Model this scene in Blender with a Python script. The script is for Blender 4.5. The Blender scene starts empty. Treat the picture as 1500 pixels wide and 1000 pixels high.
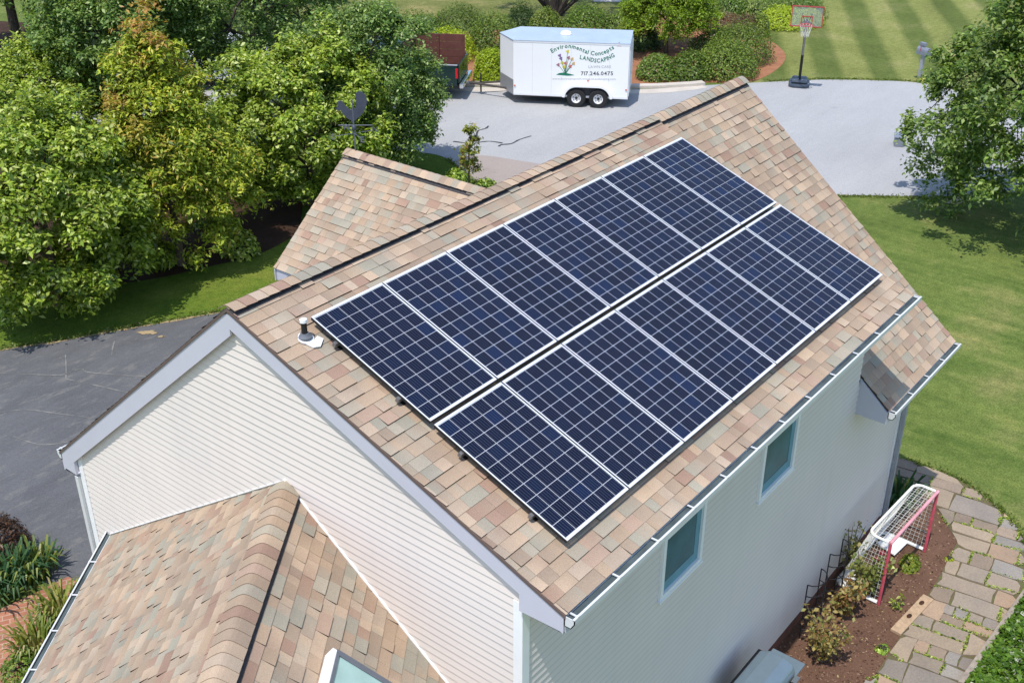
import bpy, math, random
import numpy as np
from mathutils import Matrix, Vector
random.seed(7); RNG = np.random.default_rng(11)
S = bpy.context.scene; COL = S.collection
R = math.radians
# ------------------------------------------------------------------ camera, sky, sun, exposure
CAM = np.array([-6.556, -7.809, 11.993]); YAW = R(38.508); PIT = R(28.684); FPX = 1656.9
_f = np.array([math.cos(PIT)*math.cos(YAW), math.cos(PIT)*math.sin(YAW), -math.sin(PIT)])
_r = np.array([math.sin(YAW), -math.cos(YAW), 0.0]); _u = np.cross(_r, _f)
cd = bpy.data.cameras.new('camera'); co = bpy.data.objects.new('camera', cd); COL.objects.link(co)
co.matrix_world = Matrix(((_r[0], _u[0], -_f[0], CAM[0]), (_r[1], _u[1], -_f[1], CAM[1]), (_r[2], _u[2], -_f[2], CAM[2]), (0, 0, 0, 1)))
cd.sensor_width = 36; cd.lens = 36*FPX/1500; cd.clip_end = 2000; S.camera = co
SUN_EL, SUN_AZ = R(66.5), R(191)
sd = np.array([math.cos(SUN_EL)*math.cos(SUN_AZ), math.cos(SUN_EL)*math.sin(SUN_AZ), math.sin(SUN_EL)])
W = bpy.data.worlds.new('World'); S.world = W; W.use_nodes = True
sky = W.node_tree.nodes.new('ShaderNodeTexSky'); sky.sky_type = 'NISHITA'; sky.sun_disc = False
sky.sun_elevation = SUN_EL; sky.sun_rotation = math.atan2(sd[0], sd[1]); sky.dust_density = 0.6; sky.ozone_density = 1.6
bg = W.node_tree.nodes['Background']; bg.inputs['Strength'].default_value = 0.15
W.node_tree.links.new(sky.outputs[0], bg.inputs[0])
sl = bpy.data.lights.new('sun', 'SUN'); sl.energy = 2.85; sl.angle = R(0.55); sl.color = (1, 0.955, 0.89)
so = bpy.data.objects.new('sun', sl); COL.objects.link(so); so.location = (-20, -10, 60)
so.rotation_euler = Vector(tuple(-sd)).to_track_quat('-Z', 'Y').to_euler()
S.view_settings.view_transform = 'Standard'; S.view_settings.look = 'None'; S.view_settings.gamma = 1
S.view_settings.exposure = 0.66

def gp(px, py, z=0.0):
    """point of the world at height z that the photograph shows at pixel px, py"""
    d = _f + _r*(px-750)/FPX - _u*(py-500)/FPX
    return CAM + d*((z-CAM[2])/d[2])
def gpl(pts, z=0.0): return [tuple(gp(x, y, z)) for x, y in pts]

# ------------------------------------------------------------------ materials
def newmat(name):
    m = bpy.data.materials.new(name); m.use_nodes = True
    nt = m.node_tree; return m, nt, nt.nodes['Principled BSDF']
def node(nt, t, **k):
    n = nt.nodes.new(t)
    for a, v in k.items():
        if a in n.inputs: n.inputs[a].default_value = v
        else: setattr(n, a, v)
    return n
def noise(nt, scale, detail=4, rough=.6, coord='Object', vec=None):
    n = node(nt, 'ShaderNodeTexNoise', Scale=scale, Detail=detail, Roughness=rough)
    if vec is None:
        tc = nt.nodes.new('ShaderNodeTexCoord'); vec = tc.outputs[coord]
    nt.links.new(vec, n.inputs['Vector']); return n.outputs['Fac']
def ramp(nt, fac, stops):
    r = nt.nodes.new('ShaderNodeValToRGB'); el = r.color_ramp.elements
    while len(el) < len(stops): el.new(0.5)
    for e, (p, c) in zip(el, stops): e.position = p; e.color = (*c, 1) if len(c) == 3 else c
    nt.links.new(fac, r.inputs[0]); return r.outputs[0]
def mix(nt, a, b, fac, mode='MIX'):
    m = nt.nodes.new('ShaderNodeMix'); m.data_type = 'RGBA'; m.blend_type = mode
    for v, i in ((fac, 0), (a, 6), (b, 7)):
        if hasattr(v, 'links'): nt.links.new(v, m.inputs[i])
        elif i == 0: m.inputs[0].default_value = v
        else: m.inputs[i].default_value = (*v, 1)
    return m.outputs[2]
def bump(nt, bs, h, strength=.3, dist=.02):
    b = node(nt, 'ShaderNodeBump', Strength=strength, Distance=dist)
    nt.links.new(h, b.inputs['Height']); nt.links.new(b.outputs[0], bs.inputs['Normal'])
def plain(name, col, rough=.6, metal=0, var=.12, scale=6, bumpy=0, spec=.4):
    m, nt, b = newmat(name)
    n = noise(nt, scale)
    c = ramp(nt, n, [(.25, tuple(x*(1-var) for x in col)), (.75, tuple(min(1, x*(1+var)) for x in col))])
    nt.links.new(c, b.inputs['Base Color']); b.inputs['Roughness'].default_value = rough
    b.inputs['Metallic'].default_value = metal; b.inputs['Specular IOR Level'].default_value = spec
    if bumpy: bump(nt, b, noise(nt, scale*8), bumpy)
    return m
def attrmat(name, rough=.9, grain=140, amt=.35, spec=.2, bumpy=.25, big=1.3):
    m, nt, b = newmat(name)
    a = nt.nodes.new('ShaderNodeVertexColor'); a.layer_name = 'col'
    g = ramp(nt, noise(nt, grain, 2, .7), [(.2, (1-amt,)*3), (.8, (1+amt*.6,)*3)])
    g2 = ramp(nt, noise(nt, big, 3, .6), [(.3, (.88, .88, .9)), (.7, (1.08, 1.06, 1.04))])
    c = mix(nt, a.outputs[0], g, 1, 'MULTIPLY'); c = mix(nt, c, g2, 1, 'MULTIPLY')
    nt.links.new(c, b.inputs['Base Color']); b.inputs['Roughness'].default_value = rough
    b.inputs['Specular IOR Level'].default_value = spec
    if bumpy: bump(nt, b, noise(nt, grain, 2, .7), bumpy, .004)
    return m
def leafmat(name, trans=.36, rough=.42):
    m = bpy.data.materials.new(name); m.use_nodes = True; nt = m.node_tree; nt.nodes.clear()
    a = nt.nodes.new('ShaderNodeVertexColor'); a.layer_name = 'col'
    p = node(nt, 'ShaderNodeBsdfPrincipled', Roughness=rough); p.inputs['Specular IOR Level'].default_value = .35
    t = nt.nodes.new('ShaderNodeBsdfTranslucent'); mx = nt.nodes.new('ShaderNodeMixShader'); mx.inputs[0].default_value = trans
    o = nt.nodes.new('ShaderNodeOutputMaterial')
    yel = mix(nt, a.outputs[0], (1.25, 1.2, .5), 1, 'MULTIPLY')
    nt.links.new(a.outputs[0], p.inputs['Base Color']); nt.links.new(yel, t.inputs[0])
    nt.links.new(p.outputs[0], mx.inputs[1]); nt.links.new(t.outputs[0], mx.inputs[2]); nt.links.new(mx.outputs[0], o.inputs[0])
    return m
M = {}
M['shingle'] = attrmat('asphalt_shingle')
M['deck'] = plain('roof_underlay', (.07, .055, .045), .95)
M['siding'] = plain('vinyl_siding', (.64, .600, .575), .5, var=.03, scale=1.2)
def sidingmat():
    m, nt, b = newmat('vinyl_siding'); tc = nt.nodes.new('ShaderNodeTexCoord'); mp = node(nt, 'ShaderNodeMapping'); mp.inputs['Scale'].default_value = (2.6, 2.6, .22)
    nt.links.new(tc.outputs['Object'], mp.inputs[0])
    c = ramp(nt, noise(nt, 1.0, 5, .7, vec=mp.outputs[0]), [(.28, (.672, .610, .566)), (.5, (.700, .636, .588)), (.75, (.71, .646, .60))])
    c = mix(nt, c, ramp(nt, noise(nt, .6, 4, .6), [(.3, (.94, .95, .96)), (.7, (1.03, 1.02, 1.01))]), 1, 'MULTIPLY')
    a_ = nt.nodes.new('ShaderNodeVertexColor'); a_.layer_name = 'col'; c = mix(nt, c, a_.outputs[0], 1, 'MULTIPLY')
    nt.links.new(c, b.inputs['Base Color']); b.inputs['Roughness'].default_value = .55; bump(nt, b, noise(nt, 9, 3, .6), .08, .01); return m
M['siding'] = sidingmat()
M['trim'] = plain('lavender_white_trim', (.50, .495, .56), .45, var=.03, scale=2)
M['white_trim'] = plain('white_trim', (.80, .80, .79), .4, var=.04, scale=3)
M['gutter'] = plain('aluminium_gutter', (.60, .61, .61), .35, var=.05, scale=5)
M['gutter_dirt'] = plain('gutter_trough', (.075, .098, .105), .9, var=.4, spec=.1, scale=4)
M['drip'] = plain('brown_drip_edge', (.12, .085, .075), .6)
M['vent'] = plain('black_vent', (.055, .052, .055), .8, var=.4, scale=20, spec=.2)
M['brown_found'] = plain('foundation_edging', (.14, .055, .035), .85, var=.3)
M['spout'] = plain('grey_downspout', (.30, .31, .33), .5)
M['alu'] = plain('silver_frame', (.82, .83, .85), .35, .3, var=.02)
M['black_metal'] = plain('black_metal', (.02, .02, .022), .45, .3)
M['rail'] = plain('rail_metal', (.25, .25, .26), .4, .7)
M['backsheet'] = plain('white_backsheet', (.53, .55, .60), .3, var=.02)
M['bark'] = plain('bark', (.12, .09, .065), .95, var=.45, scale=9, bumpy=.6)
M['dark_bark'] = plain('dark_bark', (.045, .036, .03), .95, var=.4, scale=9, bumpy=.6)
M['leaf'] = leafmat('leaf'); M['petal'] = leafmat('petal', .2)
M['litter'] = leafmat('bark_litter', .05, .9); M['needle'] = leafmat('needle', .15)
M['white_paint'] = plain('white_trailer_skin', (.82, .82, .82), .35, var=.02, scale=1.5, spec=.5)
M['trailer_roof'] = plain('trailer_roof_skin', (.40, .48, .58), .45, .1, var=.08, scale=2)  # blue-grey tone paints the sky's reflection into the roof colour
M['plate'] = plain('diamond_plate', (.42, .43, .44), .4, .6, var=.15, scale=40)
M['tyre'] = plain('tyre_rubber', (.018, .018, .019), .85)
M['rim'] = plain('white_wheel', (.75, .75, .76), .35, .2)
M['seam'] = plain('panel_seam', (.66, .66, .66), .5)
M['green_letter'] = plain('green_lettering', (.015, .17, .10), .5)
M['dark_letter'] = plain('charcoal_lettering', (.055, .06, .07), .5)
M['grey_letter'] = plain('faded_lettering', (.42, .42, .45), .5)
M['orange_lens'] = plain('orange_lens', (.6, .15, .05), .25)
M['red_lens'] = plain('red_lens', (.55, .01, .015), .15)
M['truck_green'] = plain('dark_green_paint', (.006, .028, .026), .22, .2, spec=.6)
M['truck_white'] = plain('pale_car_paint', (.62, .66, .72), .25, .1, spec=.6)
M['board_brown'] = plain('brown_stained_board', (.13, .045, .035), .75, var=.25, scale=5)
M['chrome'] = plain('chrome', (.7, .72, .74), .18, .95)
M['steel_dark'] = plain('dark_steel', (.05, .045, .04), .6, .5)
M['hoop_red'] = plain('red_hoop_paint', (.42, .045, .05), .45)
M['net_white'] = plain('white_cord', (.78, .76, .70), .8)
M['goal_pink'] = plain('faded_red_pipe', (.66, .30, .34), .5, var=.3, scale=4)
M['goal_red'] = plain('red_pipe', (.50, .075, .11), .5, var=.3)
M['goal_white'] = plain('white_pipe', (.80, .80, .76), .5, var=.08)
M['base_blue'] = plain('blue_grey_plastic', (.045, .06, .085), .5)
M['vane'] = plain('weathered_blue_iron', (.055, .066, .095), .55, .2, var=.2)
M['vane_pale'] = plain('pale_iron', (.13, .145, .18), .5, .3)
M['wood'] = plain('weathered_wood', (.42, .29, .18), .85, var=.25, scale=14, bumpy=.4)
M['grey_wood'] = plain('grey_timber', (.30, .25, .20), .9, var=.3, scale=10, bumpy=.5)
M['grill'] = plain('blue_grey_grill_lid', (.19, .25, .29), .35, .4, var=.06)
M['kerb'] = plain('concrete_kerb', (.50, .45, .39), .9, var=.12, scale=2, bumpy=.2)
M['tar'] = plain('tar_seal', (.035, .04, .05), .8)
M['stone_ring'] = plain('pale_stone', (.55, .47, .36), .9, var=.2, scale=9, bumpy=.4)
M['mailbox'] = plain('grey_mailbox', (.22, .24, .29), .45, .2)
M['skylight_glass'] = plain('frosted_skylight', (.34, .50, .46), .12, var=.22, scale=1.8, spec=.6)
M['rubber'] = plain('grey_rubber', (.12, .13, .15), .7)

def glassmat(name, col):
    m, nt, b = newmat(name); n = noise(nt, 1.7)
    nt.links.new(ramp(nt, n, [(.3, tuple(c*.6 for c in col)), (.7, tuple(c*1.3 for c in col))]), b.inputs['Base Color'])
    b.inputs['Roughness'].default_value = .04; b.inputs['Specular IOR Level'].default_value = .8; return m
M['glass'] = glassmat('window_glass', (.030, .125, .165)); M['glass'].node_tree.nodes['Principled BSDF'].inputs['Roughness'].default_value = .22; M['glass'].node_tree.nodes['Principled BSDF'].inputs['Specular IOR Level'].default_value = .2; M['car_glass'] = glassmat('car_glass', (.01, .012, .014))
M['blind'] = plain('window_blind', (.14, .29, .36), .6)
# solar cells: blue silicon with thin bus bars, a little different from cell to cell
def cellmat():
    m, nt, b = newmat('solar_cell')
    a = nt.nodes.new('ShaderNodeVertexColor'); a.layer_name = 'col'
    oi = nt.nodes.new('ShaderNodeObjectInfo'); sc = node(nt, 'ShaderNodeMath', operation='MULTIPLY'); sc.inputs[1].default_value = 91.7
    nt.links.new(oi.outputs['Random'], sc.inputs[0])
    wn = nt.nodes.new('ShaderNodeTexWhiteNoise'); wn.noise_dimensions = '4D'
    nt.links.new(a.outputs[0], wn.inputs['Vector']); nt.links.new(sc.outputs[0], wn.inputs['W'])
    c = ramp(nt, wn.outputs[0], [(0, (.0050, .0062, .0165)), (.55, (.0056, .0075, .0225)), (.86, (.005, .0105, .034)), (1, (.005, .015, .055))])
    pr = ramp(nt, oi.outputs['Random'], [(0, (.78, .82, .84)), (1, (1.15, 1.12, 1.1))])
    c = mix(nt, c, pr, 1, 'MULTIPLY')
    uv = nt.nodes.new('ShaderNodeUVMap'); sx = nt.nodes.new('ShaderNodeSeparateXYZ'); nt.links.new(uv.outputs[0], sx.inputs[0])
    t = node(nt, 'ShaderNodeMath', operation='MULTIPLY'); t.inputs[1].default_value = 5; nt.links.new(sx.outputs[0], t.inputs[0])
    fr = node(nt, 'ShaderNodeMath', operation='FRACT'); nt.links.new(t.outputs[0], fr.inputs[0])
    d = node(nt, 'ShaderNodeMath', operation='COMPARE'); d.inputs[1].default_value = .5; d.inputs[2].default_value = .07; nt.links.new(fr.outputs[0], d.inputs[0])
    c = mix(nt, c, (.055, .062, .085), d.outputs[0])
    nt.links.new(c, b.inputs['Base Color']); b.inputs['Roughness'].default_value = .16; b.inputs['Specular IOR Level'].default_value = .28
    b.inputs['Coat Weight'].default_value = .0
    return m
M['cell'] = cellmat()
# ground materials (object coordinates = metres)
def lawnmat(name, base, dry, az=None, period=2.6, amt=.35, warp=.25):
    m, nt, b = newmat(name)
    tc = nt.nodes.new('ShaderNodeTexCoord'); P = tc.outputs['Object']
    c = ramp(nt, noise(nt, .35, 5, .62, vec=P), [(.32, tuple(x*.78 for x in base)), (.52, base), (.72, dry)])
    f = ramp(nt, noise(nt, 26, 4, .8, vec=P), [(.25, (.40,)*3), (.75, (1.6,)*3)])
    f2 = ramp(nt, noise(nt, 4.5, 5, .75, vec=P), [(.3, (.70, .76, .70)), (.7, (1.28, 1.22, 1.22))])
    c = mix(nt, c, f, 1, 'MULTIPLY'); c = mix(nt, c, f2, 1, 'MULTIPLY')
    if az == 'streak':
        mp = node(nt, 'ShaderNodeMapping'); mp.inputs['Scale'].default_value = (1.7, .22, 1); mp.inputs['Rotation'].default_value = (0, 0, R(6)); nt.links.new(P, mp.inputs[0])
        c = mix(nt, c, ramp(nt, noise(nt, 1.0, 6, .7, vec=mp.outputs[0]), [(.30, (.62, .74, .60)), (.5, (1, 1, 1)), (.72, (1.34, 1.22, 1.2))]), 1, 'MULTIPLY')
    elif az is not None:
        mp = node(nt, 'ShaderNodeMapping'); mp.inputs['Rotation'].default_value = (0, 0, -az)
        nt.links.new(P, mp.inputs[0])
        wv = node(nt, 'ShaderNodeTexWave', wave_type='BANDS', bands_direction='Y', wave_profile='SIN')
        wv.inputs['Scale'].default_value = .314/period*2*math.pi/ (2*math.pi)*1.0*math.pi/ math.pi * 1.0
        wv.inputs['Scale'].default_value = 1/(period*3.183); wv.inputs['Distortion'].default_value = warp; wv.inputs['Detail'].default_value = 1
        wv.inputs['Detail Scale'].default_value = .6
        nt.links.new(mp.outputs[0], wv.inputs[0])
        s = ramp(nt, wv.outputs['Fac'], [(.28, (1-amt, 1-amt*.75, 1-amt)), (.72, (1+amt, 1+amt*.75, 1+amt))])
        c = mix(nt, c, s, 1, 'MULTIPLY')
    nt.links.new(c, b.inputs['Base Color']); b.inputs['Roughness'].default_value = .95; b.inputs['Specular IOR Level'].default_value = .1
    bump(nt, b, noise(nt, 30, 3, .8, vec=P), .7, .04)
    return m
M['lawn'] = lawnmat('lawn_grass', (.128, .172, .042), (.24, .225, .085), az='streak')
M['mown'] = lawnmat('mown_lawn_grass', (.155, .180, .050), (.22, .215, .085), az=R(29), period=2.15, amt=.30, warp=.5)
M['meadow'] = lawnmat('tan_meadow_grass', (.15, .165, .05), (.30, .25, .11))
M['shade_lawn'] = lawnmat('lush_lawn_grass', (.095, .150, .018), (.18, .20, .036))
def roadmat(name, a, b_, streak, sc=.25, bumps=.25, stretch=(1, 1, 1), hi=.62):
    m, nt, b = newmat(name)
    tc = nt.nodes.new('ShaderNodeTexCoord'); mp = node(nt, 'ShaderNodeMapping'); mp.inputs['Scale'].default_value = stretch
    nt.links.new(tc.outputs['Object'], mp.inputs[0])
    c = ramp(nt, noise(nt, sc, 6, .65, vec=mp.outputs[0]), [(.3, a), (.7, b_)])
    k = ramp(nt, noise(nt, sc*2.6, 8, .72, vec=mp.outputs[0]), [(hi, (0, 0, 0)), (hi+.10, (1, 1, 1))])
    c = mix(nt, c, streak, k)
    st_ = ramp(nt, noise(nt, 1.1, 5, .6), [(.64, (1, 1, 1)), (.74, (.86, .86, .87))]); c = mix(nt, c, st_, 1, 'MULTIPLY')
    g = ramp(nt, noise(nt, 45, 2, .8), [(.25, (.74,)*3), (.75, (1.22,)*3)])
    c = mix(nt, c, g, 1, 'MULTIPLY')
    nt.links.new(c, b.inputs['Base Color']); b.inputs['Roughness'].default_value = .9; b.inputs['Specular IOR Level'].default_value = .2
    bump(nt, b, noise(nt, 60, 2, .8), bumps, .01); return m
M['road'] = roadmat('pale_asphalt', (.315, .315, .318), (.39, .389, .388), (.425, .424, .42), .20, .2, (.5, 1.6, 1))
M['driveway'] = roadmat('dark_asphalt', (.088, .089, .094), (.128, .129, .134), (.150, .147, .142), .8, .35, (.6, 1.7, 1), .53)
M['mulch'] = roadmat('red_mulch', (.26, .11, .055), (.36, .17, .09), (.20, .08, .04), 2.2, .9)
M['soil'] = roadmat('brown_garden_soil', (.108, .058, .037), (.155, .085, .054), (.21, .13, .088), 1.4, .9)
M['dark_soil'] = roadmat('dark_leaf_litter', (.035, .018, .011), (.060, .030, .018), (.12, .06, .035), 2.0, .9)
M['sand'] = roadmat('sandy_edge', (.30, .22, .12), (.42, .32, .19), (.20, .17, .08), 3, .6)
M['dust'] = plain('pale_dust', (.185, .18, .168), .95, var=.3, scale=8)
M['stain'] = roadmat('gravel_washout', (.31, .26, .235), (.34, .29, .26), (.33, .32, .32), .9, .4)
M['moss'] = roadmat('mossy_joint', (.10, .085, .045), (.14, .12, .06), (.10, .16, .03), 2.5, .8, hi=.55)
M['stone'] = attrmat('flagstone', .85, 30, .22, .25, .4, 2.2)
def brickmat():
    m, nt, b = newmat('brick_paving')
    tc = nt.nodes.new('ShaderNodeTexCoord'); mp = node(nt, 'ShaderNodeMapping'); mp.inputs['Rotation'].default_value = (0, 0, R(30))
    nt.links.new(tc.outputs['Object'], mp.inputs[0])
    bk = node(nt, 'ShaderNodeTexBrick'); nt.links.new(mp.outputs[0], bk.inputs['Vector'])
    bk.inputs['Color1'].default_value = (.30, .115, .065, 1); bk.inputs['Color2'].default_value = (.40, .17, .10, 1); bk.inputs['Mortar'].default_value = (.42, .28, .20, 1)
    bk.inputs['Scale'].default_value = 1; bk.inputs['Brick Width'].default_value = .21; bk.inputs['Row Height'].default_value = .105; bk.inputs['Mortar Size'].default_value = .008
    c = mix(nt, bk.outputs[0], ramp(nt, noise(nt, 3), [(.3, (.75,)*3), (.7, (1.15,)*3)]), 1, 'MULTIPLY')
    nt.links.new(c, b.inputs['Base Color']); b.inputs['Roughness'].default_value = .9; return m
M['brick'] = brickmat()

# ------------------------------------------------------------------ object helpers
def tag(o, label=None, cat=None, group=None, kind=None):
    if label: o['label'] = label
    if cat: o['category'] = cat
    if group: o['group'] = group
    if kind: o['kind'] = kind
    return o
def thing(name, label, cat, loc=(0, 0, 0), rot=(0, 0, 0), group=None):
    o = bpy.data.objects.new(name, None); COL.objects.link(o); o.empty_display_size = .2
    o.location = tuple(loc); o.rotation_euler = rot; return tag(o, label, cat, group)
def npmesh(name, V, F, mat, parent=None, cols=None, smooth=False, uv=None, world=False):
    """V (n,3), F (m,k) of one size; cols one colour per vertex"""
    V = np.asarray(V, np.float32); F = np.asarray(F, np.int32); k = F.shape[1]
    if world and parent is not None:
        p, off = parent, np.zeros(3)
        while p is not None: off = off + np.array(p.location); p = p.parent
        V = V - off.astype(np.float32)
    me = bpy.data.meshes.new(name); me.vertices.add(len(V)); me.vertices.foreach_set('co', V.ravel())
    me.loops.add(F.size); me.loops.foreach_set('vertex_index', F.ravel()); me.polygons.add(len(F))
    me.polygons.foreach_set('loop_start', np.arange(0, F.size, k, dtype=np.int32)); me.polygons.foreach_set('loop_total', np.full(len(F), k, np.int32))
    if cols is not None:
        a = me.attributes.new('col', 'FLOAT_COLOR', 'POINT'); c = np.ones((len(V), 4), np.float32); c[:, :3] = cols; a.data.foreach_set('color', c.ravel())
    if uv is not None:
        l = me.uv_layers.new(name='UVMap'); l.data.foreach_set('uv', np.asarray(uv, np.float32).ravel())
    me.update(calc_edges=True); me.validate()
    if smooth: me.polygons.foreach_set('use_smooth', np.ones(len(F), bool))
    me.materials.append(mat); o = bpy.data.objects.new(name, me); COL.objects.link(o)
    if parent is not None: o.parent = parent
    return o
class MB:
    def __init__(s): s.v = []; s.f = []; s.c = []
    def add(s, vs, fs, col=None):
        n = len(s.v); s.v += [tuple(map(float, p)) for p in vs]; s.f += [tuple(n+i for i in f) for f in fs]
        s.c += [col or (1, 1, 1)]*len(vs); return s
    def poly(s, vs, col=None, cols=None):
        s.add(vs, [tuple(range(len(vs)))], col)
        if cols: s.c[-len(vs):] = cols
        return s
    def box(s, lo, hi, A=None):
        x0, y0, z0 = lo; x1, y1, z1 = hi
        vs = [(x0, y0, z0), (x1, y0, z0), (x1, y1, z0), (x0, y1, z0), (x0, y0, z1), (x1, y0, z1), (x1, y1, z1), (x0, y1, z1)]
        if A is not None: vs = [A(*p) for p in vs]
        return s.add(vs, [(0, 3, 2, 1), (4, 5, 6, 7), (0, 1, 5, 4), (1, 2, 6, 5), (2, 3, 7, 6), (3, 0, 4, 7)])
    def prism(s, pts, vec, col=None):
        n = len(pts); vec = np.array(vec, float); q = [np.array(p, float)+vec for p in pts]
        return s.add(list(pts)+q, [tuple(range(n-1, -1, -1)), tuple(range(n, 2*n))]+[(i, (i+1) % n, n+(i+1) % n, n+i) for i in range(n)], col)
    def tube(s, pts, r, n=6, col=None):
        pts = [np.array(p, float) for p in pts]; rs = r if hasattr(r, '__len__') else [r]*len(pts); rings = []
        for i, p in enumerate(pts):
            t = pts[min(i+1, len(pts)-1)]-pts[max(i-1, 0)]; t /= np.linalg.norm(t)+1e-9
            a = np.cross(t, (0, 0, 1) if abs(t[2]) < .9 else (1, 0, 0)); a /= np.linalg.norm(a); b = np.cross(t, a)
            rings.append([p+rs[i]*(math.cos(2*math.pi*k/n)*a+math.sin(2*math.pi*k/n)*b) for k in range(n)])
        vs = [v for g in rings for v in g]; fs = []
        for i in range(len(pts)-1):
            for k in range(n): fs.append((i*n+k, i*n+(k+1) % n, (i+1)*n+(k+1) % n, (i+1)*n+k))
        fs += [tuple(range(n-1, -1, -1)), tuple((len(pts)-1)*n+k for k in range(n))]
        return s.add(vs, fs, col)
    def lathe(s, prof, c=(0, 0, 0), n=16, axis='z', col=None, caps=True):
        vs = []; fs = []
        for (r, h) in prof:
            for k in range(n):
                a = 2*math.pi*k/n; x, y = r*math.cos(a), r*math.sin(a)
                vs.append((c[0]+x, c[1]+y, c[2]+h) if axis == 'z' else (c[0]+x, c[1]+h, c[2]+y))
        for i in range(len(prof)-1):
            for k in range(n): fs.append((i*n+k, i*n+(k+1) % n, (i+1)*n+(k+1) % n, (i+1)*n+k))
        if caps: fs += [tuple(range(n-1, -1, -1)), tuple((len(prof)-1)*n+k for k in range(n))]
        return s.add(vs, fs, col)
    def build(s, name, mat, parent=None, world=False, smooth=False, cols=False, bevel=0):
        off = np.zeros(3)
        if world and parent is not None:
            p = parent
            while p is not None: off = off+np.array(p.location); p = p.parent
        me = bpy.data.meshes.new(name); me.from_pydata([tuple(np.array(v)-off) for v in s.v], [], s.f); me.update()
        if cols:
            a = me.attributes.new('col', 'FLOAT_COLOR', 'POINT'); a.data.foreach_set('color', np.array([(*c, 1) for c in s.c], np.float32).ravel())
        if smooth:
            me.polygons.foreach_set('use_smooth', np.ones(len(me.polygons), bool))
            try: me.set_sharp_from_angle(angle=R(40))
            except Exception: pass
        me.materials.append(mat); o = bpy.data.objects.new(name, me); COL.objects.link(o)
        if parent is not None: o.parent = parent
        if bevel:
            b = o.modifiers.new('bevel', 'BEVEL'); b.width = bevel; b.segments = 2; b.limit_method = 'ANGLE'
        return o
def copy_tree(o, parent=None):
    c = o.copy(); COL.objects.link(c)
    if parent is not None: c.parent = parent
    for ch in list(o.children): copy_tree(ch, c)
    return c
def clip(poly, a, b, c):            # keep a*x+b*y<=c ; poly of tuples, extra coords interpolated
    out = []
    for i in range(len(poly)):
        p, q = poly[i], poly[(i+1) % len(poly)]; dp = a*p[0]+b*p[1]-c; dq = a*q[0]+b*q[1]-c
        if dp <= 1e-9: out.append(p)
        if (dp < -1e-9 and dq > 1e-9) or (dp > 1e-9 and dq < -1e-9):
            t = dp/(dp-dq); out.append(tuple(x+(y-x)*t for x, y in zip(p, q)))
    return out
def clip_convex(poly, P):           # P counter-clockwise
    for i in range(len(P)):
        (x0, y0), (x1, y1) = P[i], P[(i+1) % len(P)]; a, b = (y1-y0), -(x1-x0)
        poly = clip(poly, a, b, a*x0+b*y0)
        if len(poly) < 3: return []
    return poly
def ccw(P):
    A = sum(P[i][0]*P[(i+1) % len(P)][1]-P[(i+1) % len(P)][0]*P[i][1] for i in range(len(P)))
    return P if A > 0 else P[::-1]

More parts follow.
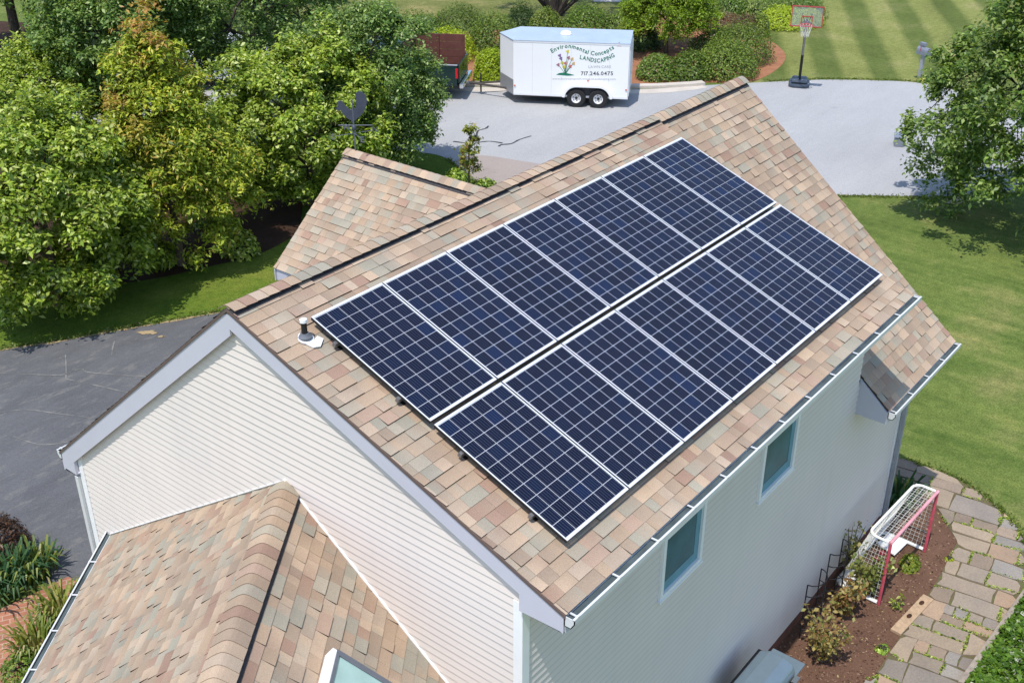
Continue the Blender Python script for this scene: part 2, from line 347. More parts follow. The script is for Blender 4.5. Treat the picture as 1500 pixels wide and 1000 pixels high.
# shingle colours: tan, beige, pink brown, grey green
PAL0 = [((.325, .242, .170), 5), ((.38, .288, .205), 3.2), ((.285, .220, .162), 3.6), ((.275, .182, .134), 1.6), ((.315, .225, .168), 1.4), ((.270, .252, .200), 2.8), ((.305, .270, .210), 2.4), ((.355, .282, .212), 2.6)]
PAL = [(tuple((x*.94+sum(c)/3*.06)*t for x, t in zip(c, (1.01, .985, .955))), w) for c, w in PAL0]
PW = [w for _, w in PAL]
def shade():
    c = random.choices(PAL, PW)[0][0]; k = random.uniform(1.13, 1.33); return tuple(x*k for x in c)
def lapped(name, mat, parent, O, U, Sv, N, P, exposure, thick, tabs=None, smin=None, gaps=None, lap_shade=(.86, .52)):
    """courses of shingles (tabs) or siding (tabs None) over the convex outline P in the plane O + u U + s S"""
    O, U, Sv, N = [np.array(x, float) for x in (O, U, Sv, N)]; P = ccw([tuple(p) for p in P]); mb = MB()
    lo = min(p[1] for p in P) if smin is None else smin; hi = max(p[1] for p in P); u0 = min(p[0] for p in P); u1 = max(p[0] for p in P)
    nrm = lambda u, s, h: O+u*U+s*Sv+h*N
    flip = np.dot(np.cross(U, Sv), N) < 0
    k = 0; s = lo
    while s < hi-1e-4:
        segs = []
        if tabs:
            u = u0-random.uniform(0, .3)
            while u < u1:
                w = random.choice(tabs)*random.uniform(.9, 1.1); segs.append((u, u+w-.002)); u += w
        else: segs = [(u0, u1)]
        if gaps:
            for (ga, gb, gc, gd) in gaps:
                if gc < s+exposure*.5 < gd:
                    ns = []
                    for (a, b) in segs:
                        if b <= ga or a >= gb: ns.append((a, b)); continue
                        if a < ga: ns.append((a, ga))
                        if b > gb: ns.append((gb, b))
                    segs = ns
        for (a, b) in segs:
            t = thick*(random.choice((.6, .8, 1.1, 2.0)) if tabs else 1)
            pl = clip_convex([(a, s, t), (b, s, t), (b, s+exposure, .001), (a, s+exposure, .001)], P)
            if len(pl) < 3: continue
            c = shade() if tabs else (1, 1, 1)
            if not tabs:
                for (sa_, sb_, cc) in ((s, s+exposure*lap_shade[0], 1.0), (s+exposure*lap_shade[0], s+exposure, lap_shade[1])):  # darker band at each course top paints in the shadow under the lap
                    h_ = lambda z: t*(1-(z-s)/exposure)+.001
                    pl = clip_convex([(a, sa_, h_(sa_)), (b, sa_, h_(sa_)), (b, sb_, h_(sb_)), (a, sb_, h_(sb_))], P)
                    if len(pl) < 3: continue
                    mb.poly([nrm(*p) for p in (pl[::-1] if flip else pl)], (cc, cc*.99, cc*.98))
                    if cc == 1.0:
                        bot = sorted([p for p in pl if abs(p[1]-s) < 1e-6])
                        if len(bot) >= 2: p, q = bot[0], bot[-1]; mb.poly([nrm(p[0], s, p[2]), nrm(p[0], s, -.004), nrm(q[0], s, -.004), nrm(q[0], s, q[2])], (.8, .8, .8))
                continue
            c2 = c if not tabs or random.random() < .45 else tuple(x*.45+y*.55 for x, y in zip(c, shade()))
            pv = pl[::-1] if flip else pl; cv = None
            if tabs:
                cv = []
                for q in pv:
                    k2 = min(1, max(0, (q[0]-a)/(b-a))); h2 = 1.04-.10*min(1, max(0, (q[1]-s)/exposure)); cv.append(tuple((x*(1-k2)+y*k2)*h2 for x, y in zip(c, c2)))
            mb.poly([nrm(*p) for p in pv], c, cv)
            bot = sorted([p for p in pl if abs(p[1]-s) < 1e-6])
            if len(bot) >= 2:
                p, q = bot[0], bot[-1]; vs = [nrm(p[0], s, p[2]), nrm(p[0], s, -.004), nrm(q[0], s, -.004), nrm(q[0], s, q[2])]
                mb.poly(vs[::-1] if flip else vs, tuple(x*(.22 if tabs else .8) for x in c))  # tab lips darkened to paint in the shadow line below each course
        s += exposure; k += 1
    return mb.build(name, mat, parent, world=True, cols=True)
def deck(name, parent, O, U, Sv, N, P, th=.10, mat=None):
    O, U, Sv, N = [np.array(x, float) for x in (O, U, Sv, N)]
    return MB().prism([O+u*U+s*Sv-.006*N for u, s in P], -N*th).build(name, mat or M['deck'], parent, world=True)

# ------------------------------------------------------------------ ground and roads
def sheet(name, pts, mat, z, kind='structure', label=None, cat=None):
    me = bpy.data.meshes.new(name); me.from_pydata([(p[0], p[1], z) for p in pts], [], [tuple(range(len(pts)))]); me.update()
    if me.polygons[0].normal.z < 0: me.flip_normals()
    me.materials.append(mat); o = bpy.data.objects.new(name, me); COL.objects.link(o); return tag(o, label, cat, kind=kind)
def smoothline(pts, n=5, closed=False):
    out = []; m = len(pts); rng = range(m if closed else m-1)
    for i in rng:
        p0, p1, p2, p3 = [np.array(pts[j % m] if closed else pts[min(max(j, 0), m-1)], float) for j in (i-1, i, i+1, i+2)]
        for k in range(n):
            t = k/n; out.append(tuple(.5*((2*p1)+(-p0+p2)*t+(2*p0-5*p1+4*p2-p3)*t*t+(-p0+3*p1-3*p2+p3)*t**3)))
    if not closed: out.append(tuple(pts[-1]))
    return out
def wobble(pts, amp, z=0):
    return [(p[0]+random.uniform(-amp, amp), p[1]+random.uniform(-amp, amp)) for p in pts]
sheet('ground', [(-300, -300), (300, -300), (300, 300), (-300, 300)], M['lawn'], 0)
mown_px = [(1095, 124), (1122, 114), (1145, 98), (1152, 80), (1128, 58), (1120, 40), (1000, -20), (1100, -160), (1800, -160), (1800, 175), (1500, 166), (1420, 140), (1345, 124), (1280, 119), (1200, 118), (1120, 122)]
sheet('mown_lawn', gpl(mown_px), M['mown'], .004)
sheet('meadow', gpl([(380, 60), (640, 34), (700, 30), (930, 40), (1120, 20), (1010, -30), (1010, -150), (380, -150)]), M['meadow'], .004)
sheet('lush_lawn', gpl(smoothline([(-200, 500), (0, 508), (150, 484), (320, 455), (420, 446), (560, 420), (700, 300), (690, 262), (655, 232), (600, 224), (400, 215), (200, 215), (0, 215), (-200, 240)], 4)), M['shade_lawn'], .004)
road_px = smoothline([(-400, 118), (-150, 116), (0, 118), (300, 121), (640, 129), (720, 131), (800, 132), (935, 134), (1028, 126), (1120, 121), (1200, 117.5), (1280, 118.5), (1345, 122), (1420, 138), (1500, 166), (1600, 200)], 4)+[(1640, 250)] + \
    smoothline([(1600, 272), (1500, 282), (1400, 289), (1225, 287), (1100, 300), (900, 312), (780, 306), (715, 278), (690, 262), (655, 233), (600, 222), (400, 205), (200, 190), (0, 166), (-150, 160), (-400, 160)], 4)
sheet('road', gpl(road_px), M['road'], .012)
def strip(name, px, w, mat, z, h=0, kind='structure', wig=0):
    pts = [np.array(p) for p in gpl(px)]; mb = MB(); L = []; Rr = []
    for i, p in enumerate(pts):
        t = pts[min(i+1, len(pts)-1)]-pts[max(i-1, 0)]; t /= np.linalg.norm(t); n = np.array([-t[1], t[0], 0])
        ww = w*(1+random.uniform(-wig, wig)); L.append(p+n*ww/2); Rr.append(p-n*ww/2)
    for i in range(len(pts)-1):
        q = [L[i], Rr[i], Rr[i+1], L[i+1]]
        if h: mb.prism([(a[0], a[1], z) for a in q], (0, 0, h))
        else: mb.poly([(a[0], a[1], z) for a in q])
    o = mb.build(name, mat); return tag(o, kind=kind)
strip('kerb', smoothline([(-400, 113), (-150, 111), (0, 113), (300, 116), (640, 124), (720, 126), (800, 127.5), (935, 129), (1000, 126.5), (1030, 124)], 4), .32, M['kerb'], 0, .12)
strip('gutter_strip', smoothline([(-400, 119.5), (0, 119), (300, 122), (640, 130), (720, 132), (800, 134), (935, 135), (1000, 131), (1030, 126.5)], 4), .55, M['kerb'], .018)
sheet('gravel_washout', gpl(smoothline([(668, 236), (700, 228), (760, 236), (800, 244), (820, 262), (790, 276), (730, 278), (700, 268), (676, 250)], 4, True)), M['stain'], .017)
for px in ([(695.7, 205.6), (698, 199), (700, 192.7), (706, 190.5), (712, 188.7), (715.5, 185.3)], [(664, 208), (680, 210), (695, 210.7), (707, 208.5), (720, 208), (736, 210.4)], [(730.7, 215.3), (734.7, 212.7), (749, 211.3), (761, 205.3), (778, 200)]):
    strip('tar_seam', smoothline(px, 4), .07, M['tar'], .020, wig=.4)
drive_px = smoothline([(-250, 560), (0, 514), (150, 489), (320, 459), (440, 442)], 5)+[(560, 430), (560, 900), (200, 1000), (118, 880), (60, 850), (20, 800), (-250, 740)]
dv = sheet('driveway', gpl(drive_px), M['driveway'], .012)
strip('sandy_edge', smoothline([(-250, 560), (0, 514), (80, 502), (150, 489), (230, 475), (320, 459), (440, 442)], 7), .06, M['sand'], .020, wig=.9)
for px in ([(-60, 552), (0, 548), (40, 549), (90, 550), (105, 545), (120, 541), (130, 546), (188, 551), (230, 553)], [(97, 556), (140, 565), (175, 573), (200, 578)], [(168, 500), (165, 512), (164, 521)], [(0, 605), (40, 601), (80, 606), (130, 612)], [(96, 520), (97, 536), (97, 556)], [(20, 640), (60, 652), (100, 648)]):
    strip('dust_crack', smoothline(px, 5), .022, M['dust'], .0195, wig=.95)
for cx_, cy_, rx_, ry_ in ((216, 488, 17, 3.2), (183, 483, 7, 2), (236, 494, 6, 1.6)):
    sheet('sandy_edge', gpl([(cx_+rx_*math.cos(t)*random.uniform(.55, 1.2), cy_+ry_*math.sin(t)*random.uniform(.5, 1.2)) for t in np.linspace(0, 6.28, 30)[:-1]]), M['sand'], .022+cx_*1e-5)
sheet('brick_path', gpl([(-250, 905), (0, 893), (50, 870), (100, 845), (126, 862), (150, 900), (120, 1100), (-250, 1150)]), M['brick'], .020)
mulch_px = smoothline([(600, 119), (640, 119.5), (935, 124), (1030, 121.5), (1090, 121.5), (1118, 114), (1143, 98), (1151, 82), (1140, 68), (1126, 58), (1120, 42), (1060, 18), (940, 28), (800, 40), (640, 50), (560, 60), (560, 100)], 4, True)
sheet('mulch_bed', gpl(mulch_px), M['mulch'], .010)
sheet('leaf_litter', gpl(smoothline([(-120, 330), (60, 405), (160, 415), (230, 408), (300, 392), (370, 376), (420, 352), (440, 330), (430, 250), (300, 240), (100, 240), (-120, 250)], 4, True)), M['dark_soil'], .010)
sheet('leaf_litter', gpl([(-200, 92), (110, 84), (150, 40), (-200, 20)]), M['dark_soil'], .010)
sheet('far_drive', gpl([(870, 3), (960, 4), (1010, -2), (1010, -12), (860, -8)]), M['kerb'], .012)
# ------------------------------------------------------------------ the house
T40, T21 = math.tan(R(40)), math.tan(R(20.98)); RY, RZ = .587, 6.925
X0, X1, XD, XE = -.53, 10.0, 7.31, 7.36
H = thing('house', 'cream sided house with tan shingle roofs, grey gutters and angled front wing', 'house', (4.0, .6, 0))
c40, s40, c21, s21 = math.cos(R(40)), math.sin(R(40)), math.cos(R(20.98)), math.sin(R(20.98))
EX = .1434; TABS = (.12, .15, .18, .22, .27)
# dormer plane: u along X, s up the slope from the eave
ye, ze = -3.60, RZ+T21*(-3.60-RY); Ld = (RY-ye)/c21
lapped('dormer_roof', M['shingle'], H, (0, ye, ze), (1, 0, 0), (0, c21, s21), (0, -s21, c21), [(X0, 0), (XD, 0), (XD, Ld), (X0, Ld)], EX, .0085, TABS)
deck('roof_deck', H, (0, ye+.02, ze+.02*T21), (1, 0, 0), (0, c21, s21), (0, -s21, c21), [(X0+.012, 0), (XD-.012, 0), (XD-.012, Ld-.03), (X0+.012, Ld-.03)], .09)
yb = -3.55; zb = RZ-T40*(RY-yb); Lb = (RY-yb)/c40
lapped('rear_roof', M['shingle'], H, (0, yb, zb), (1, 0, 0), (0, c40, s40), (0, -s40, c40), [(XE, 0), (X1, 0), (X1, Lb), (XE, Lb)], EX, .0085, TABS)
deck('roof_deck', H, (0, yb+.02, zb+.02*T40), (1, 0, 0), (0, c40, s40), (0, -s40, c40), [(XE+.012, 0), (X1-.012, 0), (X1-.012, Lb-.05), (XE+.012, Lb-.05)], .09)
yl = 4.667; zl = RZ-T40*(yl-RY); Ll = (yl-RY)/c40
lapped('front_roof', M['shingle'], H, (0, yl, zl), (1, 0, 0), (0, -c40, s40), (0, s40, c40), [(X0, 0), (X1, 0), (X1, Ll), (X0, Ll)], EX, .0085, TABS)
deck('roof_deck', H, (0, yl-.02, zl+.02*T40), (1, 0, 0), (0, -c40, s40), (0, s40, c40), [(X0+.012, 0), (X1-.012, 0), (X1-.012, Ll-.05), (X0+.012, Ll-.05)], .09)
# cross gable on the front slope
gx, gz, gy0, gy1 = 7.2, 5.08, 2.78, 7.02; hw = 1.99; Lg = hw/c40; gze = gz-hw*T40; gyv = RY+(RZ-gze)/T40
for sgn in (-1, 1):
    lapped('cross_gable_roof', M['shingle'], H, (gx+sgn*hw, 0, gze), (0, 1, 0), (-sgn*c40, 0, s40), (sgn*s40, 0, c40), [(gyv, 0), (gy1, 0), (gy1, Lg), (gy0, Lg)], EX, .0085, TABS)
    deck('roof_deck', H, (gx+sgn*hw, 0, gze), (0, 1, 0), (-sgn*c40, 0, s40), (sgn*s40, 0, c40), [(gyv, .02), (gy1-.012, .02), (gy1-.012, Lg-.02), (gy0, Lg-.02)], .09)
# angled wing in front
AZ = R(36.5); D = np.array([math.cos(AZ), math.sin(AZ), 0]); PL = np.array([-D[1], D[0], 0])     # PL: to the left of the ridge
XW = -.455; AP = np.array([XW, .073, 5.03])
def wingplane(sgn, width, length, name):
    n = PL*sgn; drop = width*T40; Ls = width/c40
    O = AP+n*width-np.array([0, 0, drop]); Sv = -n*c40+np.array([0, 0, s40]); N = n*s40+np.array([0, 0, c40]); U = -D
    uw = (O[0]-XW)/D[0]           # u where the eave meets the gable wall
    P = [(uw, 0), (length, 0), (length, Ls), (0, Ls)]
    lapped(name, M['shingle'], H, O, U, Sv, N, P, EX, .0085, TABS)
    deck('roof_deck', H, O, U, Sv, N, [(P[0][0]+.02, .02), (length-.01, .02), (length-.01, Ls-.03), (.02, Ls-.03)], .09)
    return O, U, Sv, N, uw
WL = wingplane(1, 3.09, 6.6, 'wing_roof'); WR = wingplane(-1, 2.45, 6.6, 'wing_roof')
# ridge caps with a black vent slot along their lower edge
def ridge(P0, P1, side, slA, slB, w, lift=.027, seg=EX, rnd=.05):
    P0, P1 = np.array(P0, float), np.array(P1, float); d = P1-P0; L = np.linalg.norm(d); d /= L; side = np.array(side, float); Z = np.array([0, 0, 1.])
    def prof(y, l):
        tl = slA if y > 0 else slB
        return -math.sqrt((y*tl)**2+rnd**2)+rnd+l
    ys = [-w, -w*.66, -w*.33, -w*.12, 0, w*.12, w*.33, w*.66, w]; mb = MB(); n = int(L/seg); seg = L/n
    for i in range(n):
        c = shade(); a, b = P0+d*i*seg, P0+d*((i+1)*seg+.01)
        vs = [a+side*y+Z*prof(y, lift+.008) for y in ys]+[b+side*y+Z*prof(y, lift) for y in ys]
        mb.add(vs, [(j, j+1, len(ys)+j+1, len(ys)+j) for j in range(len(ys)-1)], c)
        mb.poly([a+side*y+Z*prof(y, lift+.008) for y in ys]+[a+side*y+Z*prof(y, lift-.004) for y in ys[::-1]], tuple(x*.5 for x in c))
    o = mb.build('ridge_cap', M['shingle'], H, world=True, cols=True)
    mv = MB(); e = w-.006
    mv.prism([P0+side*y+Z*z for y, z in [(-e-.02, -e*slB-.025), (-e-.012, -e*slB+lift-.022), (0, lift-.02), (e+.012, -e*slA+lift-.022), (e+.02, -e*slA-.025), (0, -.06)]], d*L)
    mv.build('ridge_vent', M['vent'], o, world=True)
ridge((X0, RY, RZ), (XD, RY, RZ), (0, -1, 0), T21, T40, .135)
ridge((XD, RY, RZ), (X1, RY, RZ), (0, -1, 0), T40, T40, .135)
ridge((gx, gy1, gz), (gx, gy0+.15, gz), (-1, 0, 0), T40, T40, .14)
ridge(AP-D*6.6, AP-D*.03, -PL, T40, T40, .165, rnd=.05)
# walls
def siding(name, O, U, N, P, gaps=None, ex=.092, th=.0118): return lapped(name, M['siding'], H, O, U, (0, 0, 1), N, P, ex, th, smin=.16, gaps=gaps, lap_shade=(.66, .86) if name == 'side_wall' else (.86, .52))
YR, YL = -3.07, 4.337; XF = 9.50
gable_top = lambda y: RZ-.12+(T21*(y-RY) if y < RY else -T40*(y-RY))
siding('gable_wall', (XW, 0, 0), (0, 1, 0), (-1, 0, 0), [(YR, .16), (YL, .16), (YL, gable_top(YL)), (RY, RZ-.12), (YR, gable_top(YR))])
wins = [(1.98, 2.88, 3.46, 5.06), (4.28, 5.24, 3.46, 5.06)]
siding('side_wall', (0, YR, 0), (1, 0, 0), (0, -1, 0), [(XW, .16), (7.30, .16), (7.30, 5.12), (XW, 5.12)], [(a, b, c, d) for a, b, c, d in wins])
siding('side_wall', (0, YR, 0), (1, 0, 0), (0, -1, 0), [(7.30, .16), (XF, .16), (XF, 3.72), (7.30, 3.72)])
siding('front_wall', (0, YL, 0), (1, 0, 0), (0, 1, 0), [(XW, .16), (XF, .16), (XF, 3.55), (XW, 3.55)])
core = MB().prism([(XW+.012, y, z) for y, z in [(YR+.012, 0), (YR+.012, 5.40), (RY, RZ-.14), (YL-.012, 3.66), (YL-.012, 0)]], (7.30-XW-.012, 0, 0))
core.prism([(7.302, y, z) for y, z in [(YR+.012, 0), (YR+.012, 3.70), (RY, RZ-.16), (YL-.012, 3.64), (YL-.012, 0)]], (XF-.012-7.302, 0, 0))
# window openings are framed boxes let into the wall: the core carries the wall behind them
core.build('wall_core', M['white_trim'], H, world=True)
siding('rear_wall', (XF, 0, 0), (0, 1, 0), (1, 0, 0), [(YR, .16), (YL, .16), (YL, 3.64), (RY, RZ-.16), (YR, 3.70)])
ck = MB().prism([(7.301, YR, 3.80), (7.301, YR, 5.44), (7.301, RY, RZ-.13)], (.012, 0, 0)); ck.build('cheek_wall', M['siding'], H, world=True, cols=True)
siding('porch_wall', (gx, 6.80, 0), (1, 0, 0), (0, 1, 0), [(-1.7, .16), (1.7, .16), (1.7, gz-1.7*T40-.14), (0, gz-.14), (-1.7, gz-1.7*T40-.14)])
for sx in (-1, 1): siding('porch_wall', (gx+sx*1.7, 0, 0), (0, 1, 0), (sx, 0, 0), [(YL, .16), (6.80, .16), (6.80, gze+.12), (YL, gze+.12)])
fd = MB().box((XW-.03, YR-.03, 0), (XF+.03, YR-.005, .17)).box((XW-.03, YR, 0), (XW-.005, YL, .17)).box((XW, YL+.005, 0), (XF, YL+.03, .17)); fd.build('foundation_edge', M['brown_found'], H, world=True)
# wing walls under its eaves
for (O, U, Sv, N, uw), inset in ((WL, .30), (WR, .30)):
    n = np.array([N[0], N[1], 0]); n /= np.linalg.norm(n); Ow = O-n*inset; uw2 = (Ow[0]-XW)/D[0]
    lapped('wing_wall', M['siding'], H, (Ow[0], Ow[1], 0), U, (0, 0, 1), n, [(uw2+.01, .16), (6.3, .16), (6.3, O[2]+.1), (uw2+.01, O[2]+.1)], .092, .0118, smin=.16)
# trims
for bs in (((XW-.020, YR-.020, .16), (XW-.002, YR+.085, 5.12), (XW-.020, YR-.022, .16), (XW+.085, YR-.0205, 5.10), (XW-.002, YR-.0205, .16), (XW+.085, YR-.004, 5.10)),
        ((XW-.020, YL-.085, .16), (XW-.002, YL+.020, 3.60), (XW-.018, YL+.0205, .16), (XW+.085, YL+.024, 3.58)), ((XF-.085, YR-.022, .16), (XF+.018, YR-.004, 3.34))):
    ct = MB()
    for q in range(0, len(bs), 2): ct.box(bs[q], bs[q+1])
    ct.build('corner_trim', M['white_trim'], H, world=True)
FH = .255
def rakeboard(mb, xa, xb, pts, h): mb.prism([(xa, y, z) for y, z in pts]+[(xa, y, z-h) for y, z in pts[::-1]], (xb-xa, 0, 0))
rzr = lambda y: RZ-.022+T21*(y-RY); rzl = lambda y: RZ-.022-T40*(y-RY)
for xa, xb, pts, h in ((X0+.004, X0+.03, [(RY, RZ-.022), (-3.575, rzr(-3.575))], .215), (X0+.004, X0+.03, [(4.65, rzl(4.65)), (RY, RZ-.022)], .285),
        (X1-.03, X1-.004, [(RY, RZ-.022), (yb+.03, RZ-.022-T40*(RY-yb-.03))], .26), (X1-.03, X1-.004, [(4.65, rzl(4.65)), (RY, RZ-.022)], .26)):
    rk = MB(); rakeboard(rk, xa, xb, pts, h); rk.build('rake_board', M['trim'], H, world=True)
for a, b in (((X0-.008, RY, RZ-.004), (X0-.008, -3.6, rzr(-3.6)+.018)), ((X0-.008, RY, RZ-.004), (X0-.008, 4.67, rzl(4.67)+.018))):
    a, b = np.array(a), np.array(b); de = MB().prism([a, b, b-np.array([0, 0, .035]), a-np.array([0, 0, .035])], (.02, 0, 0))
    de.build('drip_edge', M['drip'], H, world=True)
for yz in ([(RY, RZ-.165), (-3.1, gable_top(-3.1)-.05), (-3.1, gable_top(-3.1)-.065), (RY, RZ-.18)], [(RY, RZ-.165), (4.4, rzl(4.4)-.15), (4.4, rzl(4.4)-.165), (RY, RZ-.18)]):
    MB().prism([(X0+.031, y, z) for y, z in yz], (XW-X0-.033, 0, 0)).build('soffit', M['trim'], H, world=True)
for lo, hi in (((X0+.03, -3.57, 5.105), (7.30, YR-.001, 5.122)), ((XE+.01, -3.52, 3.245), (X1-.03, YR-.023, 3.262)), ((X0+.03, YL+.001, 3.26), (X1-.03, 4.62, 3.277))):
    MB().box(lo, hi).build('soffit', M['trim'], H, world=True)
for xx, dx_, yz in ((X0+.0045, XW-X0-.03, [(-3.09, 5.085), (-3.575, 5.105), (-3.575, rzr(-3.575)-.21), (-3.09, rzr(-3.09)-.21)]), (X0+.0045, XW-X0-.03, [(4.36, 3.25), (4.64, 3.25), (4.64, rzl(4.64)-.28), (4.36, rzl(4.36)-.28)]),
        (XE-.02, .03, [(YR-.001, 3.245), (-3.535, 3.245), (-3.535, zb-.035), (YR-.001, zb+(YR-yb)*T40-.035)])):
    MB().prism([(xx, y, z) for y, z in yz], (dx_, 0, 0)).build('eave_return', M['trim'], H, world=True)
for lo, hi in (((X0+.031, -3.585, 5.09), (XD-.01, -3.571, ze)), ((XE+.012, -3.54, 3.24), (X1-.031, -3.525, zb-.004)), ((X0+.031, 4.625, 3.25), (X1-.031, 4.64, zl))):
    MB().box(lo, hi).build('eave_fascia', M['trim'], H, world=True)
gf = MB()
gf.prism([(gx-hw+.03, y, gze-.24) for y in (gyv, gy1-.03)]+[(gx-hw+.03, y, gze-.015) for y in (gy1-.03, gyv)], (.02, 0, 0))
for sg in (-1, 1): gf.prism([(gx, gy1-.03, gz-.03), (gx+sg*hw, gy1-.03, gze-.03), (gx+sg*hw, gy1-.03, gze-.24), (gx, gy1-.03, gz-.26)], (0, .022, 0))
gf.box((gx-hw+.05, gyv, gze-.24), (gx-1.70, gy1-.03, gze-.225)); gf.build('cross_gable_fascia', M['trim'], H, world=True)
# gutters: P0 -> P1 along the eave, out = outward
UPR = [(0, .11), (0, 0), (.08, 0), (.125, .065), (.125, .118), (.098, .118), (.098, .108), (.115, .106), (.115, .069), (.076, .010), (.010, .010), (.010, .11)]
def gutter(P0, P1, out, step=.61, gw=.86):
    P0, P1, out = np.array(P0, float), np.array(P1, float), np.array(out, float)*gw; d = P1-P0; L = np.linalg.norm(d); d /= L; Z = np.array([0, 0, 1.])
    g = MB().prism([P0+out*a+Z*b for a, b in UPR], d*L)
    for q in (P0, P1-d*.008): g.prism([q+out*a+Z*b for a, b in ((0, 0), (.08, 0), (.125, .065), (.125, .112), (0, .112))], d*.008)
    o = g.build('gutter', M['gutter'], H, world=True)
    t = MB().prism([P0+d*.01+out*a+Z*b for a, b in ((.0105, .0105), (.075, .0105), (.1140, .068), (.1140, .088), (.0105, .088))], d*(L-.02)); t.build('gutter_trough', M['gutter_dirt'], o, world=True)
    n = max(2, int(L/step))
    for i in range(n+1):
        q = P0+d*(.06+(L-.12)*i/n)
        A = lambda x, y, z: q+d*x+out*y+Z*z
        MB().box((-.009, -.03, .109), (.009, .126, .119), A).box((-.016, .100, .1185), (.016, .126, .124), A).build('gutter_hanger', M['gutter'], o, world=True)
gutter((X0, -3.586, ze-.125), (XE, -3.586, ze-.125), (0, -1, 0))
gutter((XE, -3.541, zb-.125), (X1, -3.541, zb-.125), (0, -1, 0))
gutter((X0, 4.642, zl-.125), (X1, 4.642, zl-.125), (0, 1, 0))
wo = WL[0]+WL[1]*(WL[4]-.12); gutter(wo+PL*.004-np.array([0, 0, .105]), WL[0]+WL[1]*6.6+PL*.004-np.array([0, 0, .105]), PL, gw=.72)
ds = MB(); Y = YR-.065
ds.prism([(XF-.03, Y-.03, .1), (XF+.045, Y-.03, .1), (XF+.045, Y+.03, .1), (XF-.03, Y+.03, .1)], (0, 0, 3.12))
ds.build('downspout', M['spout'], H, world=True)
dl = MB().prism([(XW-.06, YL+.03, .1), (XW+.0, YL+.03, .1), (XW+.0, YL+.1, .1), (XW-.06, YL+.1, .1)], (0, 0, 3.1)); dl.build('downspout', M['gutter'], H, world=True)
# wall flashing where the wing meets the gable wall
fl = MB(); wl, wr = WL[0]+WL[1]*WL[4], WR[0]+WR[1]*WR[4]
for q, hgt in ((wl, .007), (wr, .022)):
    a = AP+np.array([-.028, 0, .02]); b = np.array([XW-.028, q[1], q[2]+.015]); fl.prism([a, b, b+np.array([0, 0, hgt]), a+np.array([0, 0, hgt])], (.02, 0, 0))
fl.build('wall_flashing', M['white_trim'], H, world=True)
# windows
for a, b, c, d in wins:
    f = MB(); y0, y1 = YR-.045, YR-.003; w = .055
    f.box((a, y0, c), (a+w, y1, d)).box((b-w, y0, c), (b, y1, d)).box((a+w, y0, c), (b-w, y1, c+w)).box((a+w, y0, d-w), (b-w, y1, d))
    fo = f.build('window', M['white_trim'], H, world=True)
    m_ = c+.80; s = MB().box((a+w, YR-.030, m_), (b-w, YR-.006, m_+.045)); s.build('meeting_rail', M['white_trim'], fo, world=True)
    MB().box((a+w, YR-.010, c+w), (b-w, YR+.006, d-w)).build('pane', M['glass'], fo, world=True)
    MB().box((a+w, YR-.0135, c+w), (b-w, YR-.0105, c+w+.13)).box((b-w-.10, YR-.0135, c+w+.13), (b-w, YR-.0105, m_)).build('blind', M['blind'], fo, world=True)
    sl_ = MB().box((a-.02, YR-.055, c-.03), (b+.02, YR-.004, c-.001)); sl_.build('sill', M['white_trim'], fo, world=True)
# plumbing vent on the dormer roof
def dr(x, y, h=0): return np.array([x, y-h*s21, RZ+T21*(y-RY)+h*c21])
vb = np.array(dr(-.165, -.12)); vo = MB(); rp = random.Random(3)
vo.tube([vb, vb+(0, 0, .20)], .030, 12)
vp = vo.build('vent_pipe', M['black_metal'], H, world=True, smooth=True)
MB().lathe([(.031, .20), (.038, .20), (.038, .232), (.026, .238), (.022, .225)], vb, 12).build('pipe_cap', M['white_trim'], vp, world=True, smooth=True)
MB().lathe([(.075, .03), (.075, .045), (.05, .06), (.043, .08), (.031, .08)], vb, 14).build('pipe_boot', M['rubber'], vp, world=True, smooth=True)
fp = MB(); A = lambda u, s, h: dr(-.165+u, -.12+s*c21, h)
ring = [A(.08*math.cos(t), .08*math.sin(t), .016) for t in np.linspace(0, 2*math.pi, 20)[:-1]]; fp.prism(ring, (0, -.02*s21, .02*c21))
L_ = [(-.06, -.035), (-.02, -.14), (.05, -.165), (.145, -.10), (.12, -.04), (.06, -.06)]
fp.prism([A(u, s, .014) for u, s in L_], (0, -.015*s21, .015*c21)); fp.build('pipe_flashing', M['white_trim'], vp, world=True)
# skylight on the wing
O, U, Sv, N, uw = WR; base = np.array([-1.44, -1.54, 4.44]); hb_ = np.dot(base-O, N); base = base-N*hb_+U*.13
A = lambda u, s, h: base+U*u-Sv*s+N*h
sk = MB(); sk.box((0, 0, 0), (1.25, .045, .13), A); sk.box((0, .80, 0), (1.25, .845, .13), A); sk.box((1.205, .045, 0), (1.25, .80, .13), A); sk.box((0, .045, 0), (.045, .80, .11), A)
sko = sk.build('skylight', M['white_trim'], H, world=True)
fr = MB(); fr.box((-.012, .046, .105), (.05, .86, .135), A); fr.box((.05, .046, .13), (1.2, .075, .142), A); fr.build('skylight_frame', M['rubber'], sko, world=True)
MB().box((.05, .076, .112), (1.2, .80, .124), A).build('skylight_pane', M['skylight_glass'], sko, world=True)

